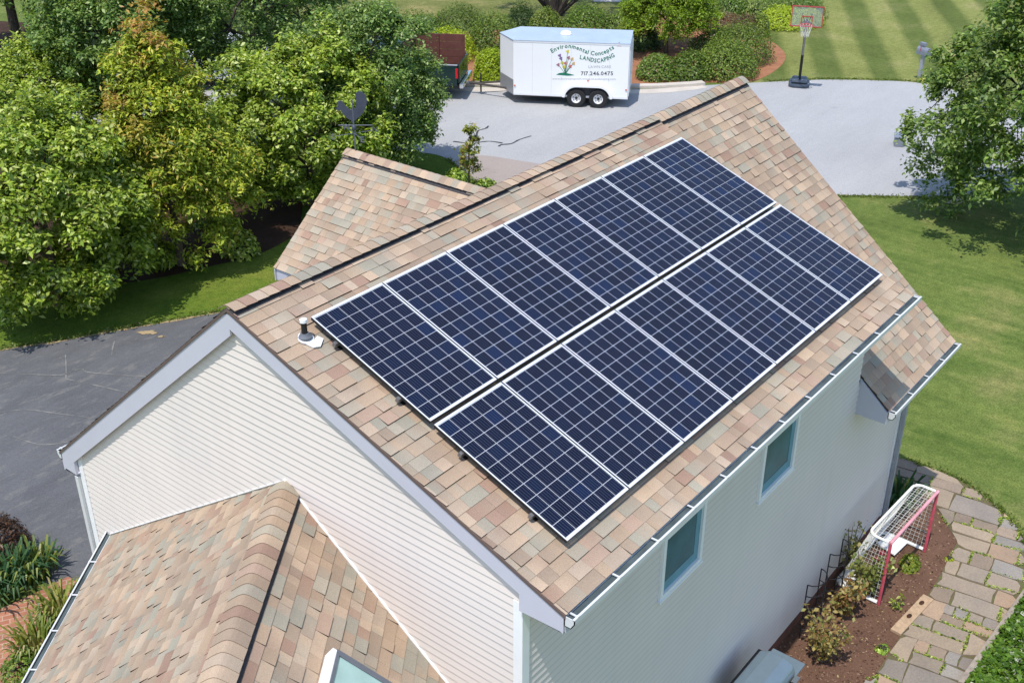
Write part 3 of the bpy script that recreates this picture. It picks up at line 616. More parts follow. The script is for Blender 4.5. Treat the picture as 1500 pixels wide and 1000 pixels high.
# ------------------------------------------------------------------ solar panels (two rows of seven)
pw, ph = .992, 1.676; GU = .02; GAP = .050; HP = .13
def make_panel():
    root = thing('solar_panel', 'x', 'solar panel', group='solar panels on the dormer roof')
    b = .011; b2 = .026; t = .04
    f = MB(); f.box((0, 0, -.004), (pw, b2, 0)).box((0, ph-b2, -.004), (pw, ph, 0)).box((0, b2, -.004), (b, ph-b2, 0)).box((pw-b, b2, -.004), (pw, ph-b2, 0))
    f.build('frame', M['alu'], root)
    k = MB(); k.box((.002, .002, -t), (pw-.002, .012, -.0045)).box((.002, ph-.012, -t), (pw-.002, ph-.002, -.0045)).box((.002, .012, -t), (.012, ph-.012, -.0045)).box((pw-.012, .012, -t), (pw-.002, ph-.012, -.0045))
    k.build('frame_skirt', M['black_metal'], root)
    MB().box((b+.0005, b2+.0005, -.012), (pw-b-.0005, ph-b2-.0005, -.006)).build('backsheet', M['backsheet'], root)
    V = []; F = []; C = []; UV = []
    cx, cy = (pw-2*b-.010)/6, (ph-2*b2-.012)/10; g = .0028
    for j in range(10):
        for i in range(6):
            x, y = b+.005+i*cx+g, b2+.006+j*cy+g; w, h = cx-2*g, cy-2*g; n = len(V)
            V += [(x, y, -.0045), (x+w, y, -.0045), (x+w, y+h, -.0045), (x, y+h, -.0045)]; F.append((n, n+1, n+2, n+3)); C += [(i/6+.05, j/10+.03, .5)]*4; UV += [(0, 0), (1, 0), (1, 1), (0, 1)]
    npmesh('cell_grid', V, F, M['cell'], root, C, uv=UV)
    return root
panel = make_panel(); names = ['first', 'second', 'third', 'fourth', 'fifth', 'sixth', 'seventh']
for row in range(2):
    for k in range(7):
        o = panel if (row == 0 and k == 0) else copy_tree(panel)
        v1 = ph if row == 0 else 2*ph+GAP            # slope distance of the lower edge
        o.location = (k*(pw+GU), -v1*c21-HP*s21, 6.7-v1*s21+HP*c21); o.rotation_euler = (R(20.98), 0, 0)
        rown = 'upper row near the ridge' if row == 0 else 'lower row near the gutter'
        o['label'] = f'dark blue solar panel, {names[k]} from the gable end in the {rown}'
Lr = 7*pw+6*GU
def make_rail():
    root = thing('mounting_rail', 'x', 'mounting rail', group='mounting rails under the solar panels')
    MB().box((-.03, -.02, 0), (Lr+.03, .02, .05)).build('rail', M['rail'], root)
    for i in range(6):
        x = .05+i*(Lr-.1)/5
        MB().box((x-.02, .021, -.035), (x+.02, .028, .05)).box((x-.02, -.05, -.040), (x+.02, .021, -.033)).build('foot', M['black_metal'], root)
    return root
rail = make_rail()
for i, v in enumerate((.38, 1.27, ph+GAP+.38, ph+GAP+1.27)):
    o = rail if i == 0 else copy_tree(rail)
    o.location = (0, -v*c21-.044*s21, 6.7-v*s21+.044*c21); o.rotation_euler = (R(20.98), 0, 0)
    o['label'] = ('metal mounting rail under the ' + ('upper' if i < 2 else 'lower') + ' panel row, its ' + ('ridge' if i % 2 == 0 else 'eave') + ' side one')

# ------------------------------------------------------------------ foliage
def leaves(P, Nrm, size, cols, aspect=.5, fold=.25, droop=.3):
    """one folded diamond leaf per point"""
    n = len(P); a = RNG.normal(size=(n, 3)); a = np.cross(Nrm, a); a /= np.linalg.norm(a, axis=1)[:, None]+1e-9
    a[:, 2] -= droop*RNG.random(n); a /= np.linalg.norm(a, axis=1)[:, None]+1e-9
    b = np.cross(Nrm, a); b /= np.linalg.norm(b, axis=1)[:, None]+1e-9; s = (size*RNG.uniform(.55, 1.4, n))[:, None]
    V = np.stack([P-a*s*.5, P+b*s*aspect*.5+Nrm*s*fold*.3, P+a*s*.5-np.array([0, 0, 1])*s*.1, P-b*s*aspect*.5+Nrm*s*fold*.3], 1).reshape(-1, 3)
    F = np.arange(4*n).reshape(n, 4); return V, F, np.repeat(cols, 4, 0)
def pick(pal, n):
    c = np.array([p[:3] for p in pal]); w = np.array([p[3] for p in pal], float); i = RNG.choice(len(pal), n, p=w/w.sum())
    return c[i]*RNG.uniform(.8, 1.22, (n, 1))
def unit(n):
    v = RNG.normal(size=(n, 3)); return v/np.linalg.norm(v, axis=1)[:, None]
def crown_points(c, rad, nclump, per, cr, low=-.75, shape=None, fill=.55):
    """clumps scattered through the crown; returns points, normals, clump index and clump centres (relative to c)"""
    d = unit(nclump*3); d = d[d[:, 2] > low][:nclump]; rr = RNG.uniform(fill, 1.0, len(d))**.6
    q = d*rr[:, None]
    if shape == 'cone':
        k = np.clip(1-.55*(q[:, 2]+.2), .25, 1.15); q[:, :2] *= k[:, None]
    q = q+RNG.normal(size=q.shape)*.075
    q = q*np.array(rad); cen = q+np.array(c); m = len(cen)
    sz = cr*RNG.uniform(.6, 1.3, m); idx = np.repeat(np.arange(m), per)
    dl = unit(m*per); out = q/np.array(rad); out /= np.linalg.norm(out, axis=1)[:, None]+1e-9
    dl = dl+out[idx]*.35+np.array([0, 0, .45]); dl /= np.linalg.norm(dl, axis=1)[:, None]
    r = np.clip(np.abs(RNG.normal(.72, .34, m*per)), .1, 1.7)
    P = cen[idx]+dl*(sz[idx]*r)[:, None]*np.stack([RNG.uniform(.75, 1.3, m), RNG.uniform(.75, 1.3, m), RNG.uniform(.6, 1.15, m)], 1)[idx]
    N = dl*.5+np.array([0, 0, .95])+RNG.normal(size=(m*per, 3))*.42; N /= np.linalg.norm(N, axis=1)[:, None]
    return P, N, idx, cen
def limbs(mb, base, top, r0, targets, k=7, lean=None):
    base, top = np.array(base, float), np.array(top, float)
    mid = base*.5+top*.5+RNG.normal(size=3)*.04*np.array([1, 1, 0]); mb.tube([base-(0, 0, .05), base+(top-base)*.08, mid, top], [r0*1.25, r0, r0*.8, r0*.4], 8)
    ch = targets[RNG.choice(len(targets), min(k, len(targets)), replace=False)]
    for t in ch:
        f = RNG.uniform(.35, .95); s = base+(top-base)*f; m = s*.45+t*.55+np.array([0, 0, .12*np.linalg.norm(t-s)])
        mb.tube([s, m, t], [r0*.45*(1.2-f*.6), r0*.25, r0*.07], 5)
def tree(name, label, base, height, rad, pal, nclump=70, per=260, cr=.55, leaf=.11, cz=None, r0=.11, off=(0, 0), low=-.75, shape=None, cat='tree', group=None, bark='bark', colfn=None, nl=9, aspect=.5, mat='leaf', fill=.55, lean=(0, 0)):
    base = np.array(base, float); t = thing(name, label, cat, base, group=group)
    cz = height-rad[2] if cz is None else cz; c = np.array([off[0], off[1], cz])
    P, N, idx, cen = crown_points(c, rad, nclump, per, cr, low, shape, fill); ok = P[:, 2] > .04; P, N, idx = P[ok], N[ok], idx[ok]
    cl = pick(pal, len(P))
    cj = RNG.uniform(.85, 1.15, (len(cen), 1)); cl = cl*cj[idx]
    if colfn is not None: cl = colfn(P, idx, cl)
    V, F, C = leaves(P, N, leaf, cl, aspect); npmesh('crown', V, F, M[mat], t, C)
    mb = MB(); limbs(mb, (0, 0, 0), (off[0]*.5+lean[0], off[1]*.5+lean[1], cz+rad[2]*.35), r0, cen, nl); mb.build('trunk', M[bark], t, smooth=True); return t
def shrub(name, label, base, rad, pal, n=2600, leaf=.07, cat='shrub', group=None, lump=.16, stem=True, aspect=.55, mat='leaf', zc=.55, upright=.5):
    base = np.array(base, float); t = thing(name, label, cat, base, group=group); rad = np.array(rad, float)
    d = unit(n); d[:, 2] = np.abs(d[:, 2])*1.0-.12*RNG.random(n); lum = unit(14)
    k = 1+lump*np.max(np.einsum('ij,kj->ik', d, lum)**9, axis=1)-lump*.5
    r = RNG.uniform(.72, 1.03, n)*k; P = d*r[:, None]*rad+np.array([0, 0, rad[2]*.12]); P[:, 2] = np.maximum(P[:, 2], .03)
    N = d+np.array([0, 0, upright])+RNG.normal(size=(n, 3))*.4; N /= np.linalg.norm(N, axis=1)[:, None]
    tone = RNG.uniform(.78, 1.2)*np.array([RNG.uniform(.9, 1.12), 1, RNG.uniform(.85, 1.1)])
    V, F, C = leaves(P, N, leaf, pick(pal, n)*tone, aspect); npmesh('foliage', V, F, M[mat], t, C)
    mb = MB()
    for i in range(6):
        a = RNG.uniform(0, 6.28); e = np.array([math.cos(a)*rad[0]*.6, math.sin(a)*rad[1]*.6, rad[2]*.8]); mb.tube([(0, 0, -.03), e*.5+(0, 0, .05), e], [.03, .02, .006], 5)
    mb.build('stem', M['dark_bark'], t); return t
G_LIGHT = [(0.308, 0.406, 0.044, 4), (0.194, 0.296, 0.031, 3.5), (0.422, 0.499, 0.088, 3), (0.068, 0.128, 0.017, 1.6), (0.570, 0.615, 0.220, 1.3)]
G_DARK = [(0.137, 0.226, 0.037, 4), (0.080, 0.151, 0.026, 3), (0.217, 0.307, 0.061, 3), (0.365, 0.452, 0.154, 1.6)]
G_BLUE = [(0.154, 0.249, 0.055, 4), (0.097, 0.180, 0.040, 3), (0.234, 0.336, 0.083, 2.5), (0.376, 0.464, 0.176, 1.4)]
G_YEL = [(0.376, 0.452, 0.044, 4), (0.239, 0.336, 0.033, 3), (0.547, 0.568, 0.077, 2.6), (0.125, 0.186, 0.022, 1.6), (0.502, 0.383, 0.077, .8)]
G_DEEP = [(0.032, 0.075, 0.017, 4), (0.055, 0.116, 0.024, 3), (0.103, 0.174, 0.044, 1)]
def autumn(P, idx, cl):
    z = P[:, 2]; h = np.clip((z-3.2)/2.4, 0, 1); rr = np.random.default_rng(5).random(idx.max()+1)[idx]
    w = ((rr < .04+h*.34) & (z > 3.2))[:, None]*np.clip(.35+h*.8, 0, 1)[:, None]*RNG.random((len(P), 1))**.5
    o = np.array([.42, .215, .075])*RNG.uniform(.7, 1.25, (len(P), 1)); return cl*(1-w)+o*w
LT = 'trees between the dark driveway and the road'
tree('leafy_tree', 'low round green tree with broad leaves, at the left edge beside the driveway lawn', gp(86, 446), 4.7, (2.35, 2.35, 2.35), G_LIGHT, 300, 230, .34, .13, cz=2.35, r0=.10, group=LT, low=-.95, nl=14)
tree('cherry_tree', 'yellow-green tree with orange-brown leaves at its top, middle of the left group', gp(266, 388), 6.1, (1.95, 1.85, 2.9), G_YEL, 300, 210, .32, .13, cz=3.15, r0=.10, group=LT, low=-.9, shape='cone', fill=.25, colfn=autumn, aspect=.36, nl=14)
tree('leafy_tree', 'bright green tree directly behind the rooster weathervane', gp(455, 300), 4.5, (2.45, 2.2, 2.1), G_LIGHT, 290, 220, .34, .128, cz=2.45, r0=.10, group=LT, low=-.95, nl=12)
tree('maple_tree', 'fine-leaved green maple overhanging the road in front of the dark green pickup', gp(546, 262), 5.7, (2.0, 2.1, 2.35), G_BLUE, 310, 230, .34, .108, cz=2.85, r0=.13, group=LT, low=-.9, nl=14)
tree('maple_tree', 'tall blue-green maple with a dark trunk showing above the bright green tree', gp(393, 190), 8.6, (3.0, 3.0, 3.5), G_BLUE, 340, 220, .40, .125, cz=4.7, r0=.17, group=LT, low=-.8, bark='dark_bark', nl=16)
tree('maple_tree', 'blue-green maple behind the orange-topped cherry tree', gp(205, 225), 6.9, (2.5, 2.3, 2.5), G_BLUE, 300, 210, .38, .125, cz=4.5, r0=.15, group=LT, low=-.8, bark='dark_bark', nl=14)
tree('leafy_tree', 'small yellowish green tree in front of the pale strip of road at the left edge', gp(92, 240), 3.9, (1.9, 1.6, 1.4), G_LIGHT, 210, 190, .31, .12, cz=2.35, r0=.08, group=LT, low=-.8)
tree('shade_tree', 'dark spreading tree across the road in the top left corner', gp(30, 82), 7.5, (3.9, 3.2, 2.3), G_DARK, 170, 260, .7, .16, cz=4.3, r0=.22, low=-.7, bark='dark_bark')
tree('shade_tree', 'dark tree at the top edge, behind the tall blue-green maple', gp(190, 48), 7.5, (3.4, 3.0, 2.6), G_DEEP, 150, 260, .7, .17, cz=3.9, r0=.22, low=-.8, bark='dark_bark')
tree('shade_tree', 'dark tree beyond the road, at the top edge above the hidden white car', gp(420, 62), 7.0, (3.4, 3.0, 2.6), G_DARK, 150, 260, .7, .17, cz=3.9, r0=.22, low=-.8, bark='dark_bark')
rt = tree('oak_tree', 'big green shade tree with slender leaning trunk on the lawn at right', gp(1396, 293), 7.4, (3.1, 3.1, 3.9), G_DARK, 400, 190, .36, .13, cz=3.85, r0=.07, off=(-.85, -1.95), shape='cone', low=-.95, nl=20, bark='dark_bark', fill=.3)
tag(MB().lathe([(.02, .0), (.27, .0), (.25, .06), (.12, .08), (.02, .09)], gp(1395, 294), 14).build('tree_ring', M['stone_ring']), 'pale round stone ring about the trunk of the right lawn tree', 'tree ring')
# bed along the road: shrubs, each its own
HB = 'shrubs in the mulch bed across the road'
G_SHR = [(.125, .205, .028, 4), (.175, .26, .038, 3), (.065, .12, .020, 2), (.26, .32, .075, 1)]
G_BRT = [(.37, .44, .02, 4), (.28, .37, .016, 3), (.45, .50, .04, 2)]
G_RED = [(.22, .12, .07, 3), (.16, .12, .05, 3), (.28, .17, .11, 2), (.12, .14, .04, 2)]
mpx = lambda y: 1/(38+ (y-124)*.17)
def shr(px, py, wpx, hpx, pal, label, n=2200, leaf=.085, deep=1.0, kind='shrub'):
    b = gp(px, py); m = 1/ (np.linalg.norm(b-CAM)/FPX) ; w = wpx/2/m; shrub(kind, label, b, (w*1.16, w*1.1*deep, max(.3, hpx/m*1.15)), pal, int(n*2.0), leaf, group=HB)
shr(717, 119, 42, 40, G_BRT, 'bright yellow-green round shrub between the pickup and the white trailer', 2600)
shr(655, 86, 78, 36, G_BRT, 'yellow-green mound behind the brown pickup side boards', 2600)
shr(612, 66, 96, 40, G_SHR, 'large green shrub at the left end of the back hedge', 3000)
shr(672, 62, 92, 44, G_SHR, 'large green shrub above the brown pickup boards', 3200)
shr(726, 76, 70, 48, G_SHR, 'green rounded shrub behind the front corner of the trailer', 3000)
shr(763, 50, 44, 38, G_DEEP, 'small dark evergreen ball behind the trailer roof', 2200, .07)
shr(800, 56, 54, 34, G_SHR, 'green hedge shrub behind the trailer roof vent', 2400)
shr(858, 56, 74, 38, G_SHR, 'wide green hedge shrub behind the trailer roof middle', 3000)
shr(905, 56, 54, 30, G_DARK, 'dark green hedge shrub behind the rear end of the trailer roof', 2400)
shr(962, 113, 58, 28, G_SHR+[(.22, .15, .08, 1.2)], 'low brown-tinged green shrub just right of the trailer', 2600)
shr(1008, 113, 62, 30, G_SHR, 'low green shrub behind the kerb end', 2600)
shr(1062, 110, 84, 42, G_SHR, 'big rounded green shrub above the roof peak', 3400)
shr(1080, 88, 92, 44, G_SHR, 'big rounded green shrub beside the red mulch', 3400)
shr(1046, 82, 70, 32, G_DARK, 'dark green low shrub beside the small bright tree', 2400)
shr(1062, 46, 52, 22, G_RED, 'reddish twiggy shrub behind the big rounded shrubs', 1500)
shr(1092, 52, 46, 24, G_RED, 'pinkish brown twiggy shrub left of the pale leafy bush', 1500)
shr(1114, 54, 24, 28, G_LIGHT, 'pale leafy upright bush at the end of the red shrubs', 1400)
shr(940, 70, 56, 30, G_DEEP, 'dark evergreen at the rear corner of the trailer', 2400)
for i, px in enumerate((1030, 1070, 1108, 1148, 1178)):
    b = gp(px, 22+i); shrub('shrub', ['dark hedge shrub at the top edge, above the reddish shrubs', 'second dark hedge shrub at the top edge, right of the bright small tree', 'middle dark hedge shrub along the top edge', 'dark hedge shrub at the top edge above the lime bush', 'dark hedge shrub at the top edge behind the basketball backboard'][i], b, (1.2, 1.0, 1.0), G_DARK, 2200, .09, group=HB)
shr(1150, 38, 76, 22, G_BRT, 'low lime-green shrub left of the basketball backboard', 2200)
shr(1185, 36, 40, 18, G_BRT, 'small lime-green shrub behind the basketball backboard', 1400)
G_PINE = [(.23, .35, .025, 4), (.17, .27, .02, 3), (.30, .41, .05, 2), (.08, .14, .015, 1.5)]
tree('ornamental_tree', 'small bright green tree with a reddish forked trunk behind the trailer end', gp(975, 78), 3.0, (2.0, 1.8, 1.35), G_PINE, 230, 190, .34, .12, cz=1.65, r0=.10, low=-.45, cat='tree', aspect=.35)
# bare limbed tree at the top edge
bt = thing('spreading_tree', 'multi-limbed bare-trunked tree at the top edge behind the trailer', 'tree', gp(815, 24)); mb = MB(); tg = []
for k, (dx, dz) in enumerate(((-2.4, 1.6), (-1.7, 2.0), (-.8, 2.4), (-.1, 2.6), (.7, 2.4), (1.5, 1.9), (2.3, 1.4))):
    e = _r*dx+np.array([0, 0, dz+.4])+_f*np.array([1, 1, 0])*random.uniform(-.8, .8); tg.append(e*1.2); mb.tube([(0, 0, -.05), e*.35+(0, 0, .1), e, e*1.25+(0, 0, .4)], [.16, .10, .06, .03], 6)
mb.build('trunk', M['dark_bark'], bt, smooth=True)
P, N, idx, cen = crown_points((0, 0, 4.2), (3.2, 3.2, 1.3), 50, 160, .6, -.6); V, F, C = leaves(P, N, .15, pick(G_DARK, len(P))); npmesh('crown', V, F, M['leaf'], bt, C)
# small conifer and bush beyond the roof valley
def conifer(base, h, r, label, pal, n=1600):
    t = thing('young_conifer', label, 'tree', base); z = RNG.random(n)**1.1*h; k = (1-z/h)**.8*r*(.75+.5*np.sin(z*9)**2)+.03
    a = RNG.uniform(0, 6.28, n); q = RNG.random(n)**.5; P = np.stack([np.cos(a)*k*q, np.sin(a)*k*q, z+.12], 1); N = np.stack([np.cos(a), np.sin(a), np.full(n, .7)], 1)+RNG.normal(size=(n, 3))*.35; N /= np.linalg.norm(N, axis=1)[:, None]
    V, F, C = leaves(P, N, .10, pick(pal, n), .45); npmesh('crown', V, F, M['needle'], t, C); MB().tube([(0, 0, -.05), (0, 0, h*.9)], [.035, .008], 6).build('trunk', M['bark'], t)
tree('young_tree', 'loose yellow-green sapling beside the road beyond the roof valley', gp(688, 282), 2.1, (.36, .36, .92), [(.27, .30, .04, 3), (.17, .21, .03, 3), (.30, .25, .07, 1.5), (.20, .11, .04, .7)], 26, 60, .15, .10, cz=1.15, r0=.035, low=-.9, nl=9, fill=.3)
shrub('shrub', 'small leafy bush beside the young conifer, beyond the roof valley', gp(712, 283), (.42, .40, .42), G_LIGHT, 700, .10)
shrub('shrub', 'low green bush left of the young conifer, beyond the roof valley', gp(668, 268), (.40, .40, .40), G_LIGHT, 600, .10)
# understory on the leaf litter
for px, py, w, h, pal, lab in ((352, 372, .55, .65, G_LIGHT, 'light green bush under the trees near the cross gable'), (238, 384, .5, .55, G_YEL, 'yellow-green bush below the cherry tree'), (128, 392, .6, .5, G_DARK, 'dark green bush in the shade below the round tree'), (312, 330, .7, .9, G_DARK, 'dark understory bush between the cherry and the bright green tree')):
    shrub('shrub', lab, gp(px, py), (w, w, h), pal, 900, .11)
def blades(name, label, base, rad, n, ln, pal, w=.035, cat='plant', group=None, spread=1.0):
    t = thing(name, label, cat, base, group=group); mb = MB()
    for i in range(n):
        a = random.uniform(0, 6.28); r = rad*random.random()**.6; p = np.array([math.cos(a)*r, math.sin(a)*r*spread, 0]); o = np.array([math.cos(a), math.sin(a), 0])*random.uniform(.2, .8)+np.array([random.uniform(-.3, .3), random.uniform(-.3, .3), 0])
        L = ln*random.uniform(.6, 1.2); s = np.cross(o, (0, 0, 1)); s /= np.linalg.norm(s)+1e-9; c = random.choices([q[:3] for q in pal], [q[3] for q in pal])[0]; kk = random.uniform(.8, 1.2); c = tuple(x*kk for x in c)
        q = [p, p+o*L*.25+np.array([0, 0, L*.6]), p+o*L*.6+np.array([0, 0, L*.85]), p+o*L*1.0+np.array([0, 0, L*.70])]; ww = [w*.7, w, w*.7, w*.1]
        vs = []
        for z, x in zip(q, ww): vs += [z-s*x/2, z+s*x/2]
        mb.add(vs, [(0, 1, 3, 2), (2, 3, 5, 4), (4, 5, 7, 6)], c)
    mb.build('foliage', M['leaf'], t, cols=True); MB().tube([(0, 0, -.04), (0, 0, .06)], [rad*.3, rad*.2], 7).build('crown_base', M['dark_soil'], t); return t
G_IRIS = [(.05, .12, .045, 4), (.08, .16, .05, 3), (.035, .09, .03, 2), (.20, .24, .05, .8)]
G_LILY = [(.26, .28, .05, 4), (.17, .22, .04, 3), (.38, .34, .12, 2), (.10, .16, .03, 2)]
blades('iris_clump', 'blue-green iris clump beside the driveway under the red-brown maple shrub', gp(22, 856), .42, 150, .48, G_IRIS, .045)
blades('iris_clump', 'yellow-tipped iris clump nearest the driveway', gp(58, 838), .30, 90, .46, G_LILY[:2]+G_IRIS, .045)
blades('iris_clump', 'dark iris clump at the left edge above the brick path', gp(-10, 880), .35, 110, .45, G_IRIS, .045)
blades('daylily_clump', 'yellow-green daylily clump at the wing gutter by the brick path', gp(92, 905), .34, 150, .46, G_LILY, .035)
blades('daylily_clump', 'lower daylily clump between the brick path and the wing gutter', gp(58, 950), .34, 150, .42, G_LILY, .035)
shrub('shrub', 'green low bush beside the brick path, in front of the daylilies', gp(36, 985), (.35, .35, .3), G_SHR, 800, .06)
shrub('maple_shrub', 'dark red-brown lace-leaved maple shrub at the left edge by the driveway', gp(-2, 815), (.52, .52, .82), [(.075, .040, .022, 4), (.11, .055, .03, 3), (.045, .028, .018, 3), (.15, .085, .045, 1)], 3200, .075, aspect=.3)
blades('iris_clump', 'strappy green clump at the far house corner behind the hockey goal', gp(1312, 738), .32, 110, .5, G_IRIS, .045)
blades('daylily_clump', 'small strappy plant under the cherry tree', gp(236, 392), .35, 80, .5, G_LIGHT, .045)

# ------------------------------------------------------------------ garden bed, flagstones
bed_px = [(1128, 957), (1290, 767), (1318, 742), (1300, 715), (1330, 700), (1372, 745), (1402, 795), (1372, 852), (1330, 915), (1275, 1000), (1240, 1060), (1040, 1060)]
sheet('garden_bed', gpl(bed_px), M['soil'], .012)
path_px = smoothline([(1296, 664), (1330, 676), (1400, 702), (1450, 735), (1485, 768), (1501, 800), (1502, 850)], 4)+[(1490, 880), (1450, 945), (1400, 1025), (1330, 1130), (1190, 1100), (1275, 1000), (1330, 915), (1372, 852), (1402, 795), (1372, 745), (1330, 700), (1300, 700)]
path = [(p[0], p[1]) for p in gpl(path_px)]; sheet('path_bed', path, M['moss'], .016)
def inside(p, P):
    r = False; j = len(P)-1
    for i in range(len(P)):
        if (P[i][1] > p[1]) != (P[j][1] > p[1]) and p[0] < (P[j][0]-P[i][0])*(p[1]-P[i][1])/(P[j][1]-P[i][1])+P[i][0]: r = not r
        j = i
    return r
EDG = []; fs = MB(); rr = random.Random(21); sa = R(7); ex, ey = np.array([math.cos(sa), math.sin(sa)]), np.array([-math.sin(sa), math.cos(sa)]); org = np.array([5.0, -7.5])
SP = [(.275, .222, .168), (.29, .225, .165), (.25, .215, .180), (.32, .252, .18), (.248, .225, .195), (.265, .205, .152), (.33, .235, .16), (.285, .235, .18)]
x = 0
while x < 8.5:
    dx = rr.choice((.30, .38, .46, .56)); y = -rr.uniform(0, .5)
    while y < 5.6:
        dy = rr.choice((.34, .45, .56, .7, .85)); split = [(0, dy)]
        if dx > .45 and rr.random() < .35: split = None
        cells = [(x, x+dx, y, y+dy)] if split else [(x, x+dx*.5, y, y+dy), (x+dx*.5, x+dx, y, y+dy*.6), (x+dx*.5, x+dx, y+dy*.6, y+dy)]
        for (a, b, c, d) in cells:
            j = .018; g = rr.uniform(.004, .016)
            q = [(a+g, c+g), ((a+b)/2, c+g+rr.uniform(-j, j)), (b-g, c+g), (b-g+rr.uniform(-j, j), (c+d)/2), (b-g, d-g), ((a+b)/2, d-g+rr.uniform(-j, j)), (a+g, d-g), (a+g+rr.uniform(-j, j), (c+d)/2)]
            w = [org+ex*p[0]+ey*p[1]+np.array([rr.uniform(-j, j), rr.uniform(-j, j)])*.6 for p in q]; ce = org+ex*(a+b)/2+ey*(c+d)/2
            ins = [p for p in w if inside(p, path)]
            if len(ins) < 3: continue
            ce = sum(ins)/len(ins)
            if not inside(ce, path): continue
            for i in range(8):
                for _ in range(14):
                    if inside(w[i], path): break
                    w[i] = ce+(w[i]-ce)*.88
            kk = rr.uniform(.86, 1.14); col = tuple(v*kk for v in rr.choice(SP)); h = rr.uniform(.012, .028)
            fs.prism([(p[0], p[1], .017) for p in w], (0, 0, h), col)
            for i0, i1 in ((0, 2), (2, 4), (4, 6), (6, 0)):
                if rr.random() < .22: EDG.append((w[i0], w[i1], ce))
        y += dy
    x += dx
tag(fs.build('flagstone_path', M['stone'], cols=True), kind='structure')
# moss and weeds in the joints
P = []
for a, b, ce in EDG:
    m = int(np.linalg.norm(b-a)*150*RNG.uniform(.3, 1.2)); o = (a+b)/2-ce; o /= np.linalg.norm(o)+1e-9
    for t in RNG.beta(1.3, 1.3, m): P.append(a+(b-a)*t+o*.012+RNG.normal(size=2)*.013)
P = np.array(P); n = len(P)
N = RNG.normal(size=(n, 3))*.5+np.array([0, 0, 1]); N /= np.linalg.norm(N, axis=1)[:, None]
V, F, C = leaves(np.c_[P, RNG.uniform(.025, .06, n)], N, .042, pick(G_LIGHT, n)); tag(npmesh('path_weeds', V, F, M['leaf'], None, C), 'small green weeds growing in the joints of the flagstone path', 'weeds', kind='stuff')
# bark chips and leaf litter on the soil
bedp = [(q[0], q[1]) for q in gpl(bed_px)]; P = np.array([gp(RNG.uniform(1060, 1405), RNG.uniform(700, 1010))[:2] for _ in range(5200)]); P = P[[inside(p, bedp) for p in P]]; n = len(P)
N = RNG.normal(size=(n, 3))*.35+np.array([0, 0, 1]); N /= np.linalg.norm(N, axis=1)[:, None]
V, F, C = leaves(np.c_[P, RNG.uniform(.014, .022, n)], N, .045, pick([(.20, .12, .08, 3), (.10, .05, .03, 3), (.30, .20, .13, 1.5), (.06, .03, .02, 2), (.34, .27, .12, .5)], n), .45, droop=0); tag(npmesh('bark_chips', V, F, M['litter'], None, C), 'brown bark chips and litter scattered over the garden soil', 'bark chips', kind='stuff')
# ground cover beyond the timber edging
gc = gpl([(1506, 868), (1412, 1003), (1356, 1085), (1570, 1085), (1580, 960), (1560, 872)]); sheet('planting_bed', gc, M['soil'], .010)
P = np.array([gp(RNG.uniform(1350, 1590), RNG.uniform(860, 1092))[:2] for _ in range(26000)]); P = P[[inside(p, [(q[0], q[1]) for q in gc]) for p in P]]; n = len(P)
hgt = .10+.16*np.abs(np.sin(P[:, 0]*4.1)*np.cos(P[:, 1]*3.7)); z = hgt*RNG.random(n)**.6+.02
N = RNG.normal(size=(n, 3))*.5+np.array([0, 0, 1]); N /= np.linalg.norm(N, axis=1)[:, None]
V, F, C = leaves(np.c_[P, z], N, .085, pick([(.10, .20, .02, 4), (.16, .27, .03, 3), (.06, .13, .015, 3), (.55, .55, .45, .45)], n), .7); tag(npmesh('ground_cover', V, F, M['leaf'], None, C), 'bright green ground cover with white flecks beside the timber edging', 'ground cover', kind='stuff')
a, b = gp(1508, 862), gp(1405, 1008); d = (b-a)/np.linalg.norm(b-a); nn = np.array([-d[1], d[0], 0])
te = MB().prism([a+nn*.04, a-nn*.04, b-nn*.04, b+nn*.04], (0, 0, .13)); tag(te.build('timber_edging', M['grey_wood'], bevel=.008), 'long weathered grey timber edging between flagstones and green ground cover', 'edging')
# plank with two dark holes
a, b = gp(1312, 925, .05), gp(1360, 874, .05); d = (b-a)/np.linalg.norm(b-a); nn = np.array([-d[1], d[0], 0]); L = np.linalg.norm(b-a)
pr = thing('wooden_plank', 'pale wooden plank with two dark holes lying on the soil beside the flagstones', 'plank', (a[0], a[1], .014)); A = lambda x, y, z: np.array([0, 0, 0])+d*x+nn*y+np.array([0, 0, z])
MB().box((0, -.085, 0), (L, .085, .05), A).build('board', M['wood'], pr, bevel=.006)
for f in (.42, .80):
    MB().prism([A(L*f+.05*math.cos(t)*1.2, .035*math.sin(t)+.01, .0505) for t in np.linspace(0, 6.28, 11)[:-1]], (0, 0, .003)).build('hole', M['dark_soil'], pr)
# ragged grass along the paving edges
EP = []
for px, w in (([(1225, 288), (1300, 289), (1400, 290), (1500, 283)], .16), ([(0, 511), (80, 500), (150, 487), (230, 473), (320, 457), (420, 445)], .14), ([(1330, 674), (1400, 700), (1450, 733), (1485, 766), (1501, 798)], .10), ([(1122, 120), (1200, 116.5), (1280, 117.5), (1345, 121), (1420, 137)], .16), ([(655, 233), (690, 262), (715, 278)], .15)):
    q = np.array(gpl(smoothline(px, 10))); sl_ = np.linalg.norm(np.diff(q, axis=0), axis=1); n = int(sl_.sum()*170); k = RNG.choice(len(sl_), n, p=sl_/sl_.sum()); t = RNG.random((n, 1)); p = q[k]+(q[k+1]-q[k])*t
    EP.append(p+np.c_[RNG.normal(size=(n, 2))*w*.45*(.4+RNG.random((n, 1))), RNG.uniform(.02, .05, n)])
P = np.concatenate(EP); n = len(P); N = RNG.normal(size=(n, 3))+np.array([0, 0, .35]); N /= np.linalg.norm(N, axis=1)[:, None]
